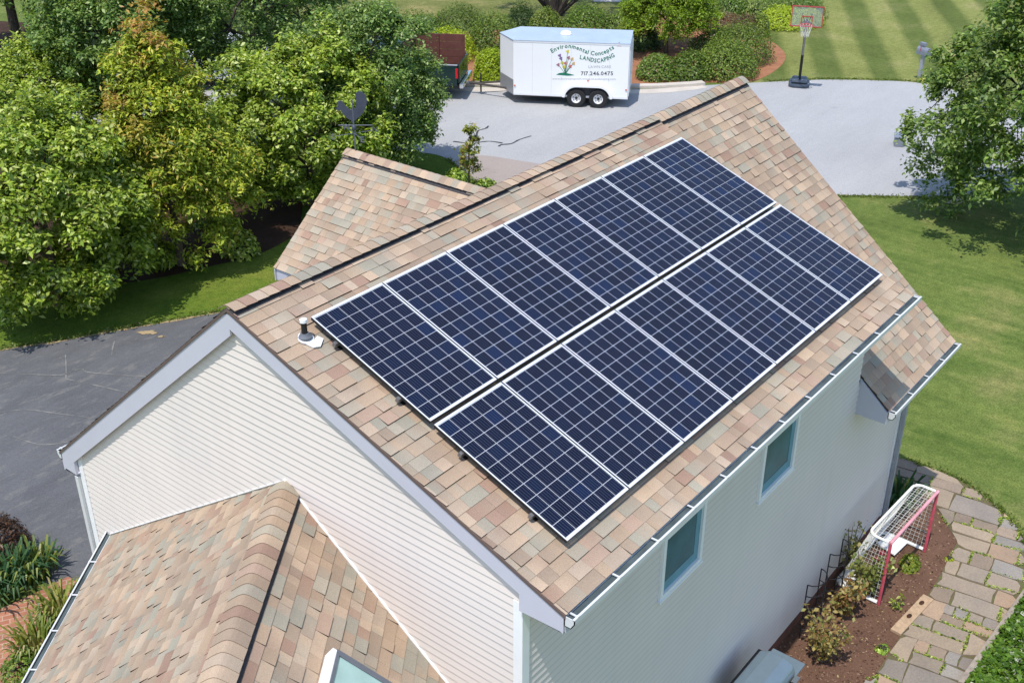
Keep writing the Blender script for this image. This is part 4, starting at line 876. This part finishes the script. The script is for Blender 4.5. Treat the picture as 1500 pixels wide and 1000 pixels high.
V, F, C = leaves(P, N, .085, pick([(.13, .19, .03, 4), (.19, .23, .05, 2), (.30, .28, .11, 1), (.08, .14, .02, 2)], n), .28, droop=-1.2); tag(npmesh('grass_edge', V, F, M['leaf'], None, C), 'ragged grass tufts along the edges of the paving', 'grass', kind='stuff')
# ------------------------------------------------------------------ hockey goal
F1, F2 = np.array([7.47, -3.90, .02]), np.array([9.17, -3.98, .02]); gx_ = (F2-F1)/np.linalg.norm(F2-F1); gb = np.array([-gx_[1], gx_[0], 0]); GW = np.linalg.norm(F2-F1); GH = 1.2
goal = thing('hockey_goal', 'street hockey goal with red posts and white net in the soil bed by the wall', 'goal', F1-(0, 0, .02)); Q = lambda x, y, z: gx_*x+gb*y+np.array([0, 0, z+.02])
for x in (0, GW): MB().tube([Q(x, 0, 0), Q(x, 0, GH)], .025, 10).build('post', M['goal_red'], goal, smooth=True)
MB().tube([Q(-.02, 0, GH), Q(GW+.02, 0, GH)], .027, 10).build('crossbar', M['goal_pink'], goal, smooth=True)
def upipe(dep, z, r, k=.14):
    pts = [Q(0, .03, z), Q(0, dep-k, z)]+[Q(k-k*math.cos(t), dep-k+k*math.sin(t), z) for t in np.linspace(.3, 1.57, 5)]+[Q(GW-k+k*math.sin(t), dep-k+k*math.cos(t), z) for t in np.linspace(0, 1.27, 5)]+[Q(GW, dep-k, z), Q(GW, .03, z)]
    return MB().tube(pts, r, 8)
upipe(.36, GH, .022).build('top_frame', M['goal_white'], goal, smooth=True); upipe(.74, .03, .028).build('base_frame', M['goal_white'], goal, smooth=True)
MB().tube([Q(GW*.5, .36, GH), Q(GW*.5, .5, .7), Q(GW*.5, .72, .04)], .02, 6).build('back_brace', M['goal_white'], goal)
net = MB(); r = .0026; st = .07
dep = lambda z: .72+(.35-.72)*(z/GH)
def strand(p, q): net.tube([p, q], r, 3)
for i in range(int(GW/st)+1):
    x = i*st; strand(Q(x, .02, GH), Q(x, .35, GH)); strand(Q(x, .35, GH), Q(x, .72, .04))
for i in range(1, 5): strand(Q(0, i*st, GH), Q(GW, i*st, GH))
for i in range(17):
    z = i*GH/16; strand(Q(0, dep(z), z), Q(GW, dep(z), z))
    for x in (0, GW): strand(Q(x, 0, z), Q(x, dep(z), z))
for x in (0, GW):
    for j in range(1, 9): f = j/9; strand(Q(x, .35*f, GH), Q(x, .72*f, .03))
net.build('net', M['net_white'], goal)
# loose white sheet on the base
MB().prism([Q(.02, .45, .05), Q(.03, .72, .05), Q(.5, .73, .05), Q(.6, .60, .05), Q(.3, .52, .05)], (0, 0, .02)).build('net_skirt', M['goal_white'], goal)
MB().prism([Q(GW-.5, .30, .05), Q(GW-.05, .28, .05), Q(GW-.03, .62, .05), Q(GW-.4, .66, .05)], (0, 0, .02)).build('net_skirt', M['goal_white'], goal)
# climbing plant on the goal side
def sprig(name, label, base, h, r, n, pal, leaf, cat='plant', stems=7, aspect=.6):
    t = thing(name, label, cat, base); mb = MB(); P = []
    for s in range(stems):
        a = random.uniform(0, 6.28); e = np.array([math.cos(a)*r*random.uniform(.3, 1), math.sin(a)*r*random.uniform(.3, 1), h*random.uniform(.6, 1)]); m = e*.5+np.array([0, 0, h*.1]); mb.tube([(0, 0, -.03), m, e], [.012, .009, .004], 4)
        for k in range(n//stems): f = random.uniform(.15, 1.0); P.append((e*f if f > .5 else m*2*f)+np.array([random.gauss(0, .06), random.gauss(0, .06), random.gauss(0, .04)]))
    P = np.array(P); P[:, 2] = np.maximum(P[:, 2], .03); N = RNG.normal(size=P.shape)*.6+np.array([0, 0, .8]); N /= np.linalg.norm(N, axis=1)[:, None]
    V, F, C = leaves(P, N, leaf, pick(pal, len(P)), aspect); npmesh('foliage', V, F, M['leaf'], t, C); mb.build('stem', M['bark'], t); return t
G_DRY = [(.42, .33, .11, 4), (.30, .22, .07, 3), (.34, .34, .12, 2), (.22, .13, .05, 2), (.16, .20, .05, 1.2)]
sprig('dry_shrub', 'upright yellowing shrub in the soil bed, between the grill and the goal', gp(1203, 968), 1.05, .38, 620, G_DRY, .075, 'shrub', 12)
sprig('dry_shrub', 'browning leafy shrub at the near foot of the hockey goal', gp(1232, 905), .85, .34, 420, G_DRY+[(.28, .13, .05, 2)], .085, 'shrub', 9)
sprig('climbing_plant', 'pale green plant growing through the near side net of the goal', gp(1262, 872), .95, .30, 480, [(.22, .24, .06, 4), (.13, .17, .04, 3), (.34, .30, .12, 2)], .09, 'plant', 10)
sprig('climbing_plant', 'thin vine along the back of the goal beside the wall', gp(1240, 838), 1.05, .20, 220, [(.34, .32, .12, 3), (.20, .22, .06, 3)], .06, 'plant', 6)
rf = sprig('flowering_plant', 'plant with dark red blooms seen through the goal side net', gp(1283, 858), .62, .16, 120, G_LIGHT, .08, 'plant', 5)
fb = MB()
for q in ((.05, .02, .62), (-.08, .05, .56), (.12, -.06, .50), (.0, -.1, .58)): fb.lathe([(.005, -.04), (.04, -.03), (.055, 0), (.04, .035), (.005, .045)], q, 8)
fb.build('bloom', plain('dark_red_petal', (.20, .012, .018), .6), rf, smooth=True)
shrub('perennial', 'low bright green plant on the soil in front of the goal mouth', gp(1332, 828), (.24, .17, .17), [(.14, .22, .02, 3), (.20, .27, .03, 2), (.28, .29, .06, 1)], 420, .06, 'plant')
shrub('perennial', 'tiny yellow-green seedling on the flagstones near the goal', gp(1390, 820), (.09, .08, .07), G_BRT, 70, .05, 'plant')
shrub('perennial', 'small green weed at the edge of the soil near the plank', gp(1292, 952), (.13, .10, .07), G_LIGHT, 120, .05, 'plant')
sprig('seedling', 'spindly green seedling beside the plank on the soil', gp(1312, 893), .28, .08, 50, G_LIGHT, .06, 'plant', 4)
# wire trellises
def trellis(base, h, label):
    t = thing('wire_trellis', label, 'trellis', base, group='wire trellises by the wall'); r = .23; pts = lambda z: [(r*math.cos(a), -r*.75*math.sin(a), z) for a in np.linspace(0, math.pi, 9)]
    mb = MB()
    for a in (0, math.pi/2, math.pi): mb.tube([(r*math.cos(a), -r*.75*math.sin(a), -.03), (r*math.cos(a), -r*.75*math.sin(a), h)], .010, 5)
    mb.build('upright', M['black_metal'], t); hb = MB()
    for i in range(1, 6): hb.tube(pts(h*i/5), .008, 5)
    hb.build('hoop', M['black_metal'], t)
trellis(np.array([6.25, -3.27, 0]), 1.05, 'shorter black wire trellis nearer the grill')
trellis(np.array([6.98, -3.27, 0]), 1.15, 'taller black wire trellis nearer the goal')
# gas grill, seen from above
gl = thing('gas_grill', 'blue-grey gas grill lid at the wall, cut by the bottom edge', 'grill', (3.98, -3.62, 0), (0, 0, R(0)))
mb = MB(); prof = [(.24, .86), (.27, .98), (.22, 1.09), (.08, 1.15), (-.12, 1.15), (-.26, 1.08), (-.28, .86)]
mb.prism([(-.42, -y, z) for y, z in prof], (.84, 0, 0)); lid = mb.build('lid', M['grill'], gl, bevel=.03)
MB().box((.22, -.335, .97), (.36, -.29, 1.0)).box((-.36, -.335, .97), (-.22, -.29, 1.0)).box((-.36, -.36, .968), (.36, -.335, 1.002)).build('handle', M['chrome'], lid)
MB().box((-.44, .20, .90), (.44, .30, 1.06)).build('hinge_cover', M['black_metal'], gl, bevel=.01)
MB().box((-.42, -.26, .62), (.42, .26, .855)).build('firebox', M['black_metal'], gl, bevel=.01)
MB().box((-.40, -.25, .10), (.40, .25, .615)).build('cabinet', M['grill'], gl)
for sx in (-1, 1):
    MB().box((sx*.44-.0 if sx > 0 else -.80, -.24, .80), (.80 if sx > 0 else -.44, .24, .835)).build('side_shelf', M['grill'], gl, bevel=.01)
    MB().lathe([(.04, -.02), (.075, -.02), (.075, .02), (.04, .02)], (sx*.34, -.2, .075), 12, 'y').build('wheel', M['tyre'], gl)

# ------------------------------------------------------------------ trailer, pickup and car on the road
nA, nB = gp(752, 138, .36), gp(919, 145, .36); tdir = nA-nB; TL = np.linalg.norm(tdir[:2]); tdir = np.array([tdir[0], tdir[1], 0])/TL; tang = math.atan2(tdir[1], tdir[0]); tleft = np.array([-tdir[1], tdir[0], 0])
tw = 1.95
tr = thing('enclosed_trailer', 'white enclosed landscaping trailer with green lettering, parked on the road', 'trailer', (nB[0]-tleft[0]*tw/2, nB[1]-tleft[1]*tw/2, 0), (0, 0, tang))
z0, z1 = .36, 2.26; nose = .62; hwid = tw/2
foot = [(0, -hwid), (TL, -hwid), (TL+nose, 0), (TL, hwid), (0, hwid)]
MB().prism([(x, y, z0) for x, y in foot], (0, 0, z1-z0)).build('body', M['white_paint'], tr, bevel=.012)
MB().prism([(x*1.0-(.02 if x < 1 else -.015), y*1.012, z1+.001) for x, y in foot], (0, 0, .035)).build('roof', M['trailer_roof'], tr, bevel=.008)
MB().lathe([(.04, .0), (.20, .0), (.21, .03), (.17, .10), (.06, .14), (.02, .14)], (TL*.57, 0, z1+.035), 14).build('roof_vent', M['white_paint'], tr, smooth=True)
st = MB()
for sg in (-1, 1):
    a, b = np.array((TL+.004, sg*hwid, 0)), np.array((TL+nose+.006, 0, 0)); st.prism([a+(0, sg*.006, z0-.01), b+(0, 0, z0-.01), b+(0, 0, z0+.52), a+(0, sg*.006, z0+.52)], (0, sg*.004, 0))
st.build('stone_guard', M['plate'], tr)
ed = MB().box((-.012, -hwid-.008, z1-.05), (TL, -hwid-.001, z1-.0)).box((-.012, hwid+.001, z1-.05), (TL, hwid+.008, z1-.0)).box((-.012, hwid+.001, z0-.02), (TL, hwid+.008, z0+.05)); ed.build('corner_rail', M['alu'], tr)
for y0, y1 in ((-hwid+.06, -.01), (.01, hwid-.06)): MB().box((-.03, y0, z0+.06), (-.001, y1, z1-.08)).build('rear_door', M['white_paint'], tr, bevel=.006)
for y in (-.5, .5): MB().tube([(-.05, y, z0+.1), (-.05, y, z1-.12)], .014, 6).build('door_bar', M['chrome'], tr)
wx = (TL*.305, TL*.305+.78); wx = (1.02, 1.80)
for sy in (-1, 1):
    for x in wx:
        y = sy*(hwid+.03); w = MB().lathe([(.17, -.10), (.30, -.10), (.335, -.07), (.335, .07), (.30, .10), (.17, .10)], (x, y, .335), 28, 'y', caps=False).build('wheel', M['tyre'], tr, smooth=True)
        MB().lathe([(.02, sy*.03), (.10, sy*.03), (.12, sy*.055), (.165, sy*.085), (.185, sy*.09), (.185, -sy*.02), (.02, -sy*.02)], (x, y, .335), 20, 'y').build('rim', M['rim'], w, smooth=True)
        hub = MB().lathe([(.01, sy*.07), (.045, sy*.065), (.05, sy*.03), (.01, sy*.03)], (x, y, .335), 10, 'y')
        for k in range(6):
            a = k*math.pi/3+.3; hub.lathe([(.006, sy*.062), (.026, sy*.06), (.026, sy*.045), (.006, sy*.045)], (x+.12*math.cos(a), y, .335+.12*math.sin(a)), 7, 'y')
        hub.build('hub', M['steel_dark'], w)
    def arch(dx, r): return [(x0_, z_) for x0_, z_ in [(wx[0]-r*math.cos(t), .335+r*math.sin(t)) for t in np.linspace(.06, math.pi/2, 8)]+[(wx[1]+r*math.sin(t), .335+r*math.cos(t)) for t in np.linspace(0, math.pi/2-.06, 8)]]
    o_, i_ = arch(0, .50), arch(0, .405); yb0 = sy*hwid; fm = MB()
    fm.prism([(a, yb0+sy*.002, b) for a, b in o_]+[(a, yb0+sy*.002, b) for a, b in i_[::-1]], (0, sy*.17, 0)); fm.build('fender', M['white_paint'], tr, bevel=.01)
    MB().prism([(a, yb0-sy*.0+sy*.003, b) for a, b in i_], (0, sy*.002, 0)).build('wheel_well', M['vent'], tr)
tg_ = MB(); tg_.tube([(TL-.1, -.6, .42), (TL+nose+1.0, 0, .42)], .04, 4).tube([(TL-.1, .6, .42), (TL+nose+1.0, 0, .42)], .04, 4).tube([(TL+nose+.6, 0, .42), (TL+nose+1.15, 0, .44)], .05, 6)
tg_.build('tongue', M['steel_dark'], tr); MB().tube([(TL+nose+.72, .0, .10), (TL+nose+.72, 0, .80)], .03, 8).build('jack', M['steel_dark'], tr)
MB().box((.5, -.7, .22), (TL-.3, .7, .355)).build('chassis', M['steel_dark'], tr)
for x, z in ((.06, z0+.30), (TL-.05, z0+.30), (1.41, .93)): MB().box((x-.03, hwid+.009, z), (x+.03, hwid+.03, z+.04)).build('marker_light', M['orange_lens'], tr)
for k in range(1, 6):
    MB().box((TL*k/6-.006, hwid+.0005, z0+.02), (TL*k/6+.006, hwid+.0015, z1-.06)).build('panel_seam', M['seam'], tr)
# lettering on the side facing the house. text x runs from the nose to the rear
dg = None
def textmesh(s, size, bold=0):
    cu = bpy.data.curves.new('lettering', 'FONT'); cu.body = s; cu.size = size; cu.align_x = 'LEFT'; cu.resolution_u = 2; cu.offset = bold; cu.extrude = .002; cu.fill_mode = 'BOTH'
    ob = bpy.data.objects.new('lettering', cu); COL.objects.link(ob); bpy.context.view_layer.update(); d = bpy.context.evaluated_depsgraph_get()
    me = bpy.data.meshes.new_from_object(ob.evaluated_get(d)); v = [tuple(p.co) for p in me.vertices]; f = [tuple(p.vertices) for p in me.polygons]
    bpy.data.objects.remove(ob); bpy.data.curves.remove(cu); bpy.data.meshes.remove(me); return v, f
def lettering(s, width, height, curve, mat, bold=0, track=1.0):
    """letters set one by one along curve(t)->(x, z, angle), x from the nose"""
    mb = MB(); adv = []; x = 0
    for ch in s:
        if ch == ' ': adv.append((None, x, .3)); x += .32; continue
        v, f = textmesh(ch, 1.0, bold); w = max(p[0] for p in v)-min(p[0] for p in v); x0 = min(p[0] for p in v); adv.append(((v, f, x0, w), x, w)); x += w*track+.09
    tot = x-.09
    for g, xs, w in adv:
        if g is None: continue
        v, f, x0, w = g; cx_, cz_, an = curve((xs+w/2)/tot)
        vs = []
        for p in v:
            lx = (p[0]-x0-w/2)*width/tot; lz = p[1]*height
            X = cx_+lx*math.cos(an)-lz*math.sin(an); Zz = cz_+lx*math.sin(an)+lz*math.cos(an); vs.append((TL-X, hwid+.002+max(0, p[2]), Zz))
        mb.add(vs, f)
    return mb.build('lettering', mat, tr)
def px2(px, py):            # pixel on the near side of the trailer -> distance from the nose corner and height (taken from the photograph once)
    d = _f+_r*(px-750)/FPX-_u*(py-500)/FPX; n = tleft; t = np.dot(np.array([nA[0], nA[1], 0])-CAM, n)/np.dot(d, n); q = CAM+d*t; return np.dot(np.array([nA[0], nA[1], 0])-q*np.array([1, 1, 0]), tdir), q[2]
def along(pts):
    q = [px2(*p) for p in smoothline(pts, 8)]
    cl_ = np.concatenate([[0], np.cumsum([math.hypot(b[0]-a[0], b[1]-a[1]) for a, b in zip(q, q[1:])])])
    def c(t):
        f = t*cl_[-1]; i = min(max(int(np.searchsorted(cl_, f))-1, 0), len(q)-2); a, b = q[i], q[i+1]; k = (f-cl_[i])/(cl_[i+1]-cl_[i])
        return a[0]+(b[0]-a[0])*k, a[1]+(b[1]-a[1])*k, math.atan2(b[1]-a[1], b[0]-a[0])
    return c, q[-1][0]-q[0][0]
for s, pts, h, mt, bo in (('Environmental Concepts', [(808.5, 78), (820, 72.5), (834, 70.5), (848, 74), (861, 79.5), (873, 81.5), (885, 79.5), (900, 71.5)], .205, 'green_letter', .022), ('LANDSCAPING', [(849, 86.5), (862, 89.5), (874, 92), (887, 90), (901, 83)], .20, 'green_letter', .022), ('LAWN CARE', [(862, 100), (895, 100)], .13, 'grey_letter', .008), ('717.246.0475', [(851, 110.5), (898, 110.5)], .19, 'dark_letter', .014), ('www.EnvironmentalConceptsLandscaping.com', [(809, 117), (902, 117.4)], .10, 'grey_letter', 0)):
    c, w = along(pts); lettering(s, w, h, c, M[mt], bo)
lg = MB(); bx, bz = px2(828, 109)
lg.prism([(TL-bx-dx_, hwid+.002, bz+dz_) for dx_, dz_ in ((-.32, -.03), (-.22, .03), (-.05, .06), (.12, .03), (.33, -.02), (.1, -.05))], (0, .003, 0)); lg.build('logo_ground', M['green_letter'], tr)
rs = random.Random(5); sm = MB(); flw = {}
for k, (fx, fz, colr) in enumerate(((-.14, .42, 0), (.0, .30, 1), (-.22, .25, 2), (.06, .62, 3), (.2, .42, 4), (-.04, .20, 3), (.15, .22, 1), (-.10, .30, 3), (.25, .30, 4), (-.18, .50, 0), (.09, .45, 2))):
    fx, fz = fx*1.15, fz*1.3
    sm.tube([(TL-bx, hwid+.004, bz), (TL-bx-fx*.5, hwid+.004, bz+fz*.55), (TL-bx-fx, hwid+.004, bz+fz)], .007, 4)
    fb_ = MB().prism([(TL-bx-fx+.055*math.cos(t)*(1+.3*math.cos(3*t)), hwid+.006, bz+fz+.055*math.sin(t)*(1+.3*math.cos(3*t))) for t in np.linspace(0, 6.28, 12)[:-1]], (0, .002, 0)); flw.setdefault(colr, []).append(fb_)
sm.build('logo_stem', M['green_letter'], tr)
for k, c in enumerate(((.22, .12, .30), (.55, .15, .12), (.35, .15, .2), (.65, .55, .08), (.6, .4, .2))):
    pm = plain('logo_petal', c, .6)
    for fb_ in flw[k]: fb_.build('logo_flower', pm, tr)
sx_, sz_ = px2(907, 65.5); MB().prism([(TL-sx_+dx_, hwid+.002, sz_+dz_) for dx_, dz_ in ((-.08, -.06), (.08, -.06), (0, .1))], (0, .003, 0)).build('sticker', plain('pale_red_sticker', (.5, .25, .22), .6), tr)

def wheelset(root, xs, y, r, dark=True):
    for sy in (-1, 1):
        for x in xs:
            w = MB().lathe([(r*.55, -.11), (r*.92, -.11), (r, -.08), (r, .08), (r*.92, .11), (r*.55, .11)], (x, sy*y, r), 24, 'y', caps=False).build('wheel', M['tyre'], root, smooth=True)
            MB().lathe([(.02, sy*.06), (r*.3, sy*.07), (r*.52, sy*.10), (r*.60, sy*.10), (r*.60, -sy*.02), (.02, -sy*.02)], (x, sy*y, r), 16, 'y').build('rim', M['chrome'], w, smooth=True)
def vehicle(name, label, base, ang, paint, boards, L=5.5, cat='pickup truck'):
    root = thing(name, label, cat, base, (0, 0, ang)); hw_ = .96
    bed = 2.05; zb0, zb1 = .55, 1.28
    b = MB(); b.box((.02, -hw_, zb0), (bed, -hw_+.09, zb1)).box((.02, hw_-.09, zb0), (bed, hw_, zb1)).box((.02, -hw_+.09, zb0), (bed, hw_-.09, zb0+.16)).box((bed-.06, -hw_+.09, zb0+.16), (bed, hw_-.09, zb1)); b.build('bed', M[paint], root, bevel=.025)
    r_ = MB().box((.0, -hw_-.005, zb1+.002), (bed, -hw_+.10, zb1+.028)).box((.0, hw_-.10, zb1+.002), (bed, hw_+.005, zb1+.028)); r_.build('bed_rail', M['black_metal'] if not boards else M['spout'], root, bevel=.008)
    tgate = MB().box((-.05, -hw_+.11, zb0+.08), (.018, hw_-.11, zb1)).build('tailgate', M[paint], root, bevel=.015); MB().box((-.065, -.12, zb1-.22), (-.051, .12, zb1-.14)).build('handle', M['black_metal'], tgate)
    cab = [(bed+.02, .50), (L-.06, .50), (L, .72), (L-.02, 1.02), (L-1.25, 1.16), (L-1.95, 1.78), (bed+.22, 1.80), (bed+.04, 1.22)]
    MB().prism([(x, -hw_, z) for x, z in cab], (0, 2*hw_, 0)).build('cab', M[paint], root, bevel=.05)
    for sy in (-1, 1):
        w = [(bed+.24, 1.22), (L-1.45, 1.22), (L-1.93, 1.70), (bed+.34, 1.70)]; MB().prism([(x, sy*(hw_+.001), z) for x, z in w], (0, sy*.006, 0)).build('side_window', M['car_glass'], root)
        MB().box((bed+.45, sy*(hw_+.001), .97), (bed+.62, sy*(hw_+.02), 1.0)).build('door_handle', M['black_metal'], root)
        MB().box((-.012, sy*(hw_-.055)-.058, zb0+.28), (.07, sy*(hw_-.055)+.062, zb1-.10)).build('taillight', M['red_lens'], root, bevel=.01)
        MB().box((L-.015, sy*.72-.15, .80), (L+.02, sy*.72+.15, .98)).build('headlight', M['chrome'], root)
        MB().box((L-1.55, sy*(hw_+.02), 1.16) if sy > 0 else (L-1.55, -hw_-.2, 1.16), (L-1.42, hw_+.2, 1.32) if sy > 0 else (L-1.42, -hw_-.02, 1.32)).build('mirror', M['black_metal'], root, bevel=.02)
    MB().prism([(L-1.27, y, 1.20) for y in (-.82, .82)]+[(L-1.90, y, 1.745) for y in (.76, -.76)], (.025, 0, .02)).build('windscreen', M['car_glass'], root)
    MB().prism([(bed+.055, y, 1.26) for y in (-.80, .80)]+[(bed+.19, y, 1.72) for y in (.74, -.74)], (-.02, 0, .008)).build('rear_window', M['car_glass'], root)
    MB().box((-.20, -hw_+.03, .46), (-.055, hw_-.03, .64)).build('bumper', M['chrome'], root, bevel=.03); MB().box((L+.005, -hw_+.03, .44), (L+.12, hw_-.03, .64)).build('bumper', M['chrome'], root, bevel=.03)
    MB().box((-.03, -.75, .40), (L-.1, .75, .545)).build('chassis', M['vent'], root); wheelset(root, (1.02, L-.95), hw_-.08, .37)
    if boards:
        bb = MB()
        for y in (-hw_+.12,):
            for z in (zb1-.42, zb1-.14, zb1+.14, zb1+.42): bb.box((.05, y-.02, z), (bed-.08, y+.02, z+.27))
        for z in (zb1-.42, zb1-.14, zb1+.14, zb1+.42): bb.box((bed-.12, -hw_+.15, z), (bed-.08, hw_-.13, z+.27))
        for x in (.06, bed*.5, bed-.2): bb.box((x-.03, -hw_+.142, zb0+.2), (x+.03, -hw_+.175, zb1+.69))
        bb.build('side_boards', M['board_brown'], root, bevel=.006)
    return root
rear = np.array(tr.location)+tdir*(TL+nose+1.15+.25); vehicle('pickup_truck', 'dark green pickup with brown side boards, hitched to the white trailer', (rear[0], rear[1], 0), tang, 'truck_green', True)
cb = gp(450, 126); vehicle('parked_pickup', 'pale silver pickup parked on the road, mostly hidden behind the trees', (cb[0], cb[1], 0), tang+.12, 'truck_white', False)

# ------------------------------------------------------------------ basketball hoops, mailbox, weathervane
def hoop(base, ang, label, dark=False, hgt=2.55):
    t = thing('basketball_hoop', label, 'basketball hoop', base, (0, 0, ang), group='portable basketball hoops')
    MB().prism([(x, y, 0) for x, y in ((-.50, -.30), (-.42, -.38), (.35, -.38), (.48, -.22), (.48, .22), (.35, .38), (-.42, .38), (-.50, .30))], (0, 0, .14)).build('base_tank', M['base_blue'], t, bevel=.05)
    MB().prism([(-.40, -.28, .141), (.34, -.30, .141), (.38, .30, .141), (-.40, .28, .141)], (.0, 0, .13)).build('base_top', M['base_blue'], t, bevel=.08)
    mid = np.array((.42, 0, 1.25)); top = np.array((.72, 0, hgt+.05)); p0 = np.array((.15, 0, .15))
    MB().tube([p0, mid], .05, 10).build('lower_pole', M['black_metal'], t, smooth=True); MB().tube([mid, top], .042, 10).build('upper_pole', M['black_metal'] if dark else M['rail'], t, smooth=True)
    MB().tube([(.0, 0, .30), (.30, 0, .85)], .02, 6).build('brace', M['chrome'], t)
    x = .98; w, z0_, z1_ = .56, hgt-.16, hgt+.58
    f = MB().box((x, -w, z0_), (x+.03, w, z0_+.035)).box((x, -w, z1_-.035), (x+.03, w, z1_)).box((x, -w, z0_+.035), (x+.03, -w+.035, z1_-.035)).box((x, w-.035, z0_+.035), (x+.03, w, z1_-.035)).box((x+.002, -.2, z0_+.06), (x+.032, .2, z0_+.09)).box((x+.002, -.2, z0_+.36), (x+.032, .2, z0_+.39)).box((x+.002, -.2, z0_+.09), (x+.032, -.17, z0_+.36)).box((x+.002, .17, z0_+.09), (x+.032, .2, z0_+.36))
    f.build('backboard_frame', M['black_metal'] if dark else M['hoop_red'], t)
    gm = bpy.data.materials.get('clear_board')
    if gm is None:
        gm, nt, bb = newmat('clear_board'); bb.inputs['Transmission Weight'].default_value = .85; bb.inputs['Base Color'].default_value = (.75, .78, .8, 1); bb.inputs['Roughness'].default_value = .12; bb.inputs['IOR'].default_value = 1.05
    MB().box((x+.008, -w+.036, z0_+.036), (x+.016, w-.036, z1_-.036)).build('backboard', gm if not dark else M['mailbox'], t)
    a = MB()
    for s in (-.17, .17): a.tube([(.62, 0, hgt-.25), (x-.01, s, hgt+.30)], .02, 5).tube([(.72, 0, hgt+.05), (x-.01, s, hgt-.05)], .02, 5)
    a.build('board_arm', M['black_metal'], t)
    rc = np.array((x+.03+.28, 0, hgt-.03)); rim = MB().tube([rc+.23*np.array((math.cos(q), math.sin(q), 0)) for q in np.linspace(0, 2*math.pi, 25)], .011, 6); rim.box((x+.033, -.06, hgt-.06), (x+.09, .06, hgt-.01)); rim.build('rim', M['goal_red'], t)
    n = MB()
    for k in range(12):
        q = k*math.pi/6
        for sgn in (1, -1):
            pts = []
            for j in range(5): rr_ = .225-.095*(j/4)**.7; aa = q+sgn*j*.26; pts.append(rc+np.array((rr_*math.cos(aa), rr_*math.sin(aa), -.40*j/4)))
            n.tube(pts, .005, 3)
    n.build('net', M['net_white'], t)
    return t
hang = math.atan2(-_f[1], -_f[0])
hoop(gp(1170, 125), math.atan2(-_f[1], -_f[0])-.25, 'portable basketball hoop with red framed backboard at the edge of the road')
# second court frame behind the right tree
fr2 = thing('metal_frame', 'dark metal rebound frame standing on the road behind the lawn tree', 'frame', gp(1378, 208), (0, 0, YAW-math.pi/2+.1)); mb = MB()
mb.tube([(0, 0, 0), (.05, 0, 1.32), (1.0, 0, 1.42), (1.05, 0, 0)], .035, 6); mb.build('frame_pipe', M['black_metal'], fr2)
mb = MB().tube([(0, 0, .03), (.0, -.5, .03), (1.05, -.5, .03), (1.05, 0, .03)], .03, 6); mb.build('foot_pipe', M['black_metal'], fr2)
gpn = thing('grey_bin', 'grey lidded bin on the road, half hidden by the right lawn tree', 'bin', gp(1316, 213), (0, 0, .4))
MB().prism([(-.22, -.15, 0), (.22, -.15, 0), (.22, .15, 0), (-.22, .15, 0)], (0, 0, .30)).build('tub', M['mailbox'], gpn, bevel=.03); MB().box((-.25, -.18, .301), (.25, .18, .35)).build('lid', M['mailbox'], gpn, bevel=.02)
mbx = thing('mailbox', 'grey mailbox on a dark post at the far edge of the road', 'mailbox', gp(1346, 119), (0, 0, YAW+.5))
MB().box((-.06, -.06, -.02), (.06, .06, 1.0)).build('post', M['spout'], mbx, bevel=.01)
mb = MB().prism([(-.26, .12*math.cos(t)*1.0, 1.02+max(0, .13*math.sin(t))+.14 if t not in (0,) else 1.16) for t in np.linspace(0, math.pi, 8)]+[(-.26, -.12, 1.005), (-.26, .12, 1.005)], (.52, 0, 0)); mb.build('box', M['mailbox'], mbx)
MB().box((.05, .122, 1.15), (.075, .13, 1.36)).build('flag', M['hoop_red'], mbx); MB().box((-.05, -.05, 1.31), (.22, .05, 1.45)).build('paper_tube', M['mailbox'], mbx, bevel=.02)
shrub('perennial', 'small weedy plant at the foot of the mailbox', gp(1352, 120), (.3, .25, .25), G_LIGHT, 220, .07, 'plant')
shrub('shrub', 'yellow-green plants along the road edge beside the right lawn tree', gp(1432, 140), (1.3, .5, .45), G_LIGHT, 1200, .09)
# weathervane on the cross gable ridge
vb = np.array([gx, gy1-.22, gz+.03]); wv = thing('weathervane', 'blue-grey rooster weathervane on the cross gable ridge end', 'weathervane', vb, (0, 0, YAW-math.pi/2))
MB().tube([(0, 0, -.05), (0, 0, .95)], .012, 8).build('rod', M['vane_pale'], wv, smooth=True)
MB().lathe([(.02, .38), (.04, .40), (.045, .43), (.04, .46), (.02, .48)], (0, 0, 0), 10).build('ball', M['vane'], wv, smooth=True)
RO = [(-.24, .62), (-.205, .70), (-.225, .735), (-.20, .765), (-.165, .77), (-.135, .745), (-.10, .68), (-.05, .62), (0, .60), (.05, .66), (.06, .78), (.05, .90), (.10, .945), (.16, .93), (.20, .87), (.215, .78), (.20, .68), (.165, .58), (.11, .50), (.06, .45), (.02, .41), (.0, .36), (-.03, .36), (-.035, .41), (-.09, .45), (-.14, .52), (-.175, .60), (-.205, .585), (-.225, .60)]
MB().prism([(x*1.25, -.006, z*1.0+.16) for x, z in RO], (0, .012, 0)).build('rooster', M['vane'], wv)
ar = MB()
for a in (.5, .5+math.pi/2, .5+math.pi, .5+1.5*math.pi): ar.tube([(0, 0, .33), (.36*math.cos(a), .36*math.sin(a), .33)], .006, 5)
ar.tube([(-.28, 0, .48), (.34, 0, .48)], .006, 5); ar.build('arm', M['vane_pale'], wv)
for ch, a in (('N', .5), ('W', .5+math.pi/2), ('S', .5+math.pi), ('E', .5+1.5*math.pi)):
    v, f = textmesh(ch, .15, .004); x0 = sum(p[0] for p in v)/len(v); ox, oy = .41*math.cos(a), .41*math.sin(a); MB().add([(p[0]-x0+ox, oy+p[2], p[1]+.28) for p in v], f).build('letter', M['vane_pale'], wv)
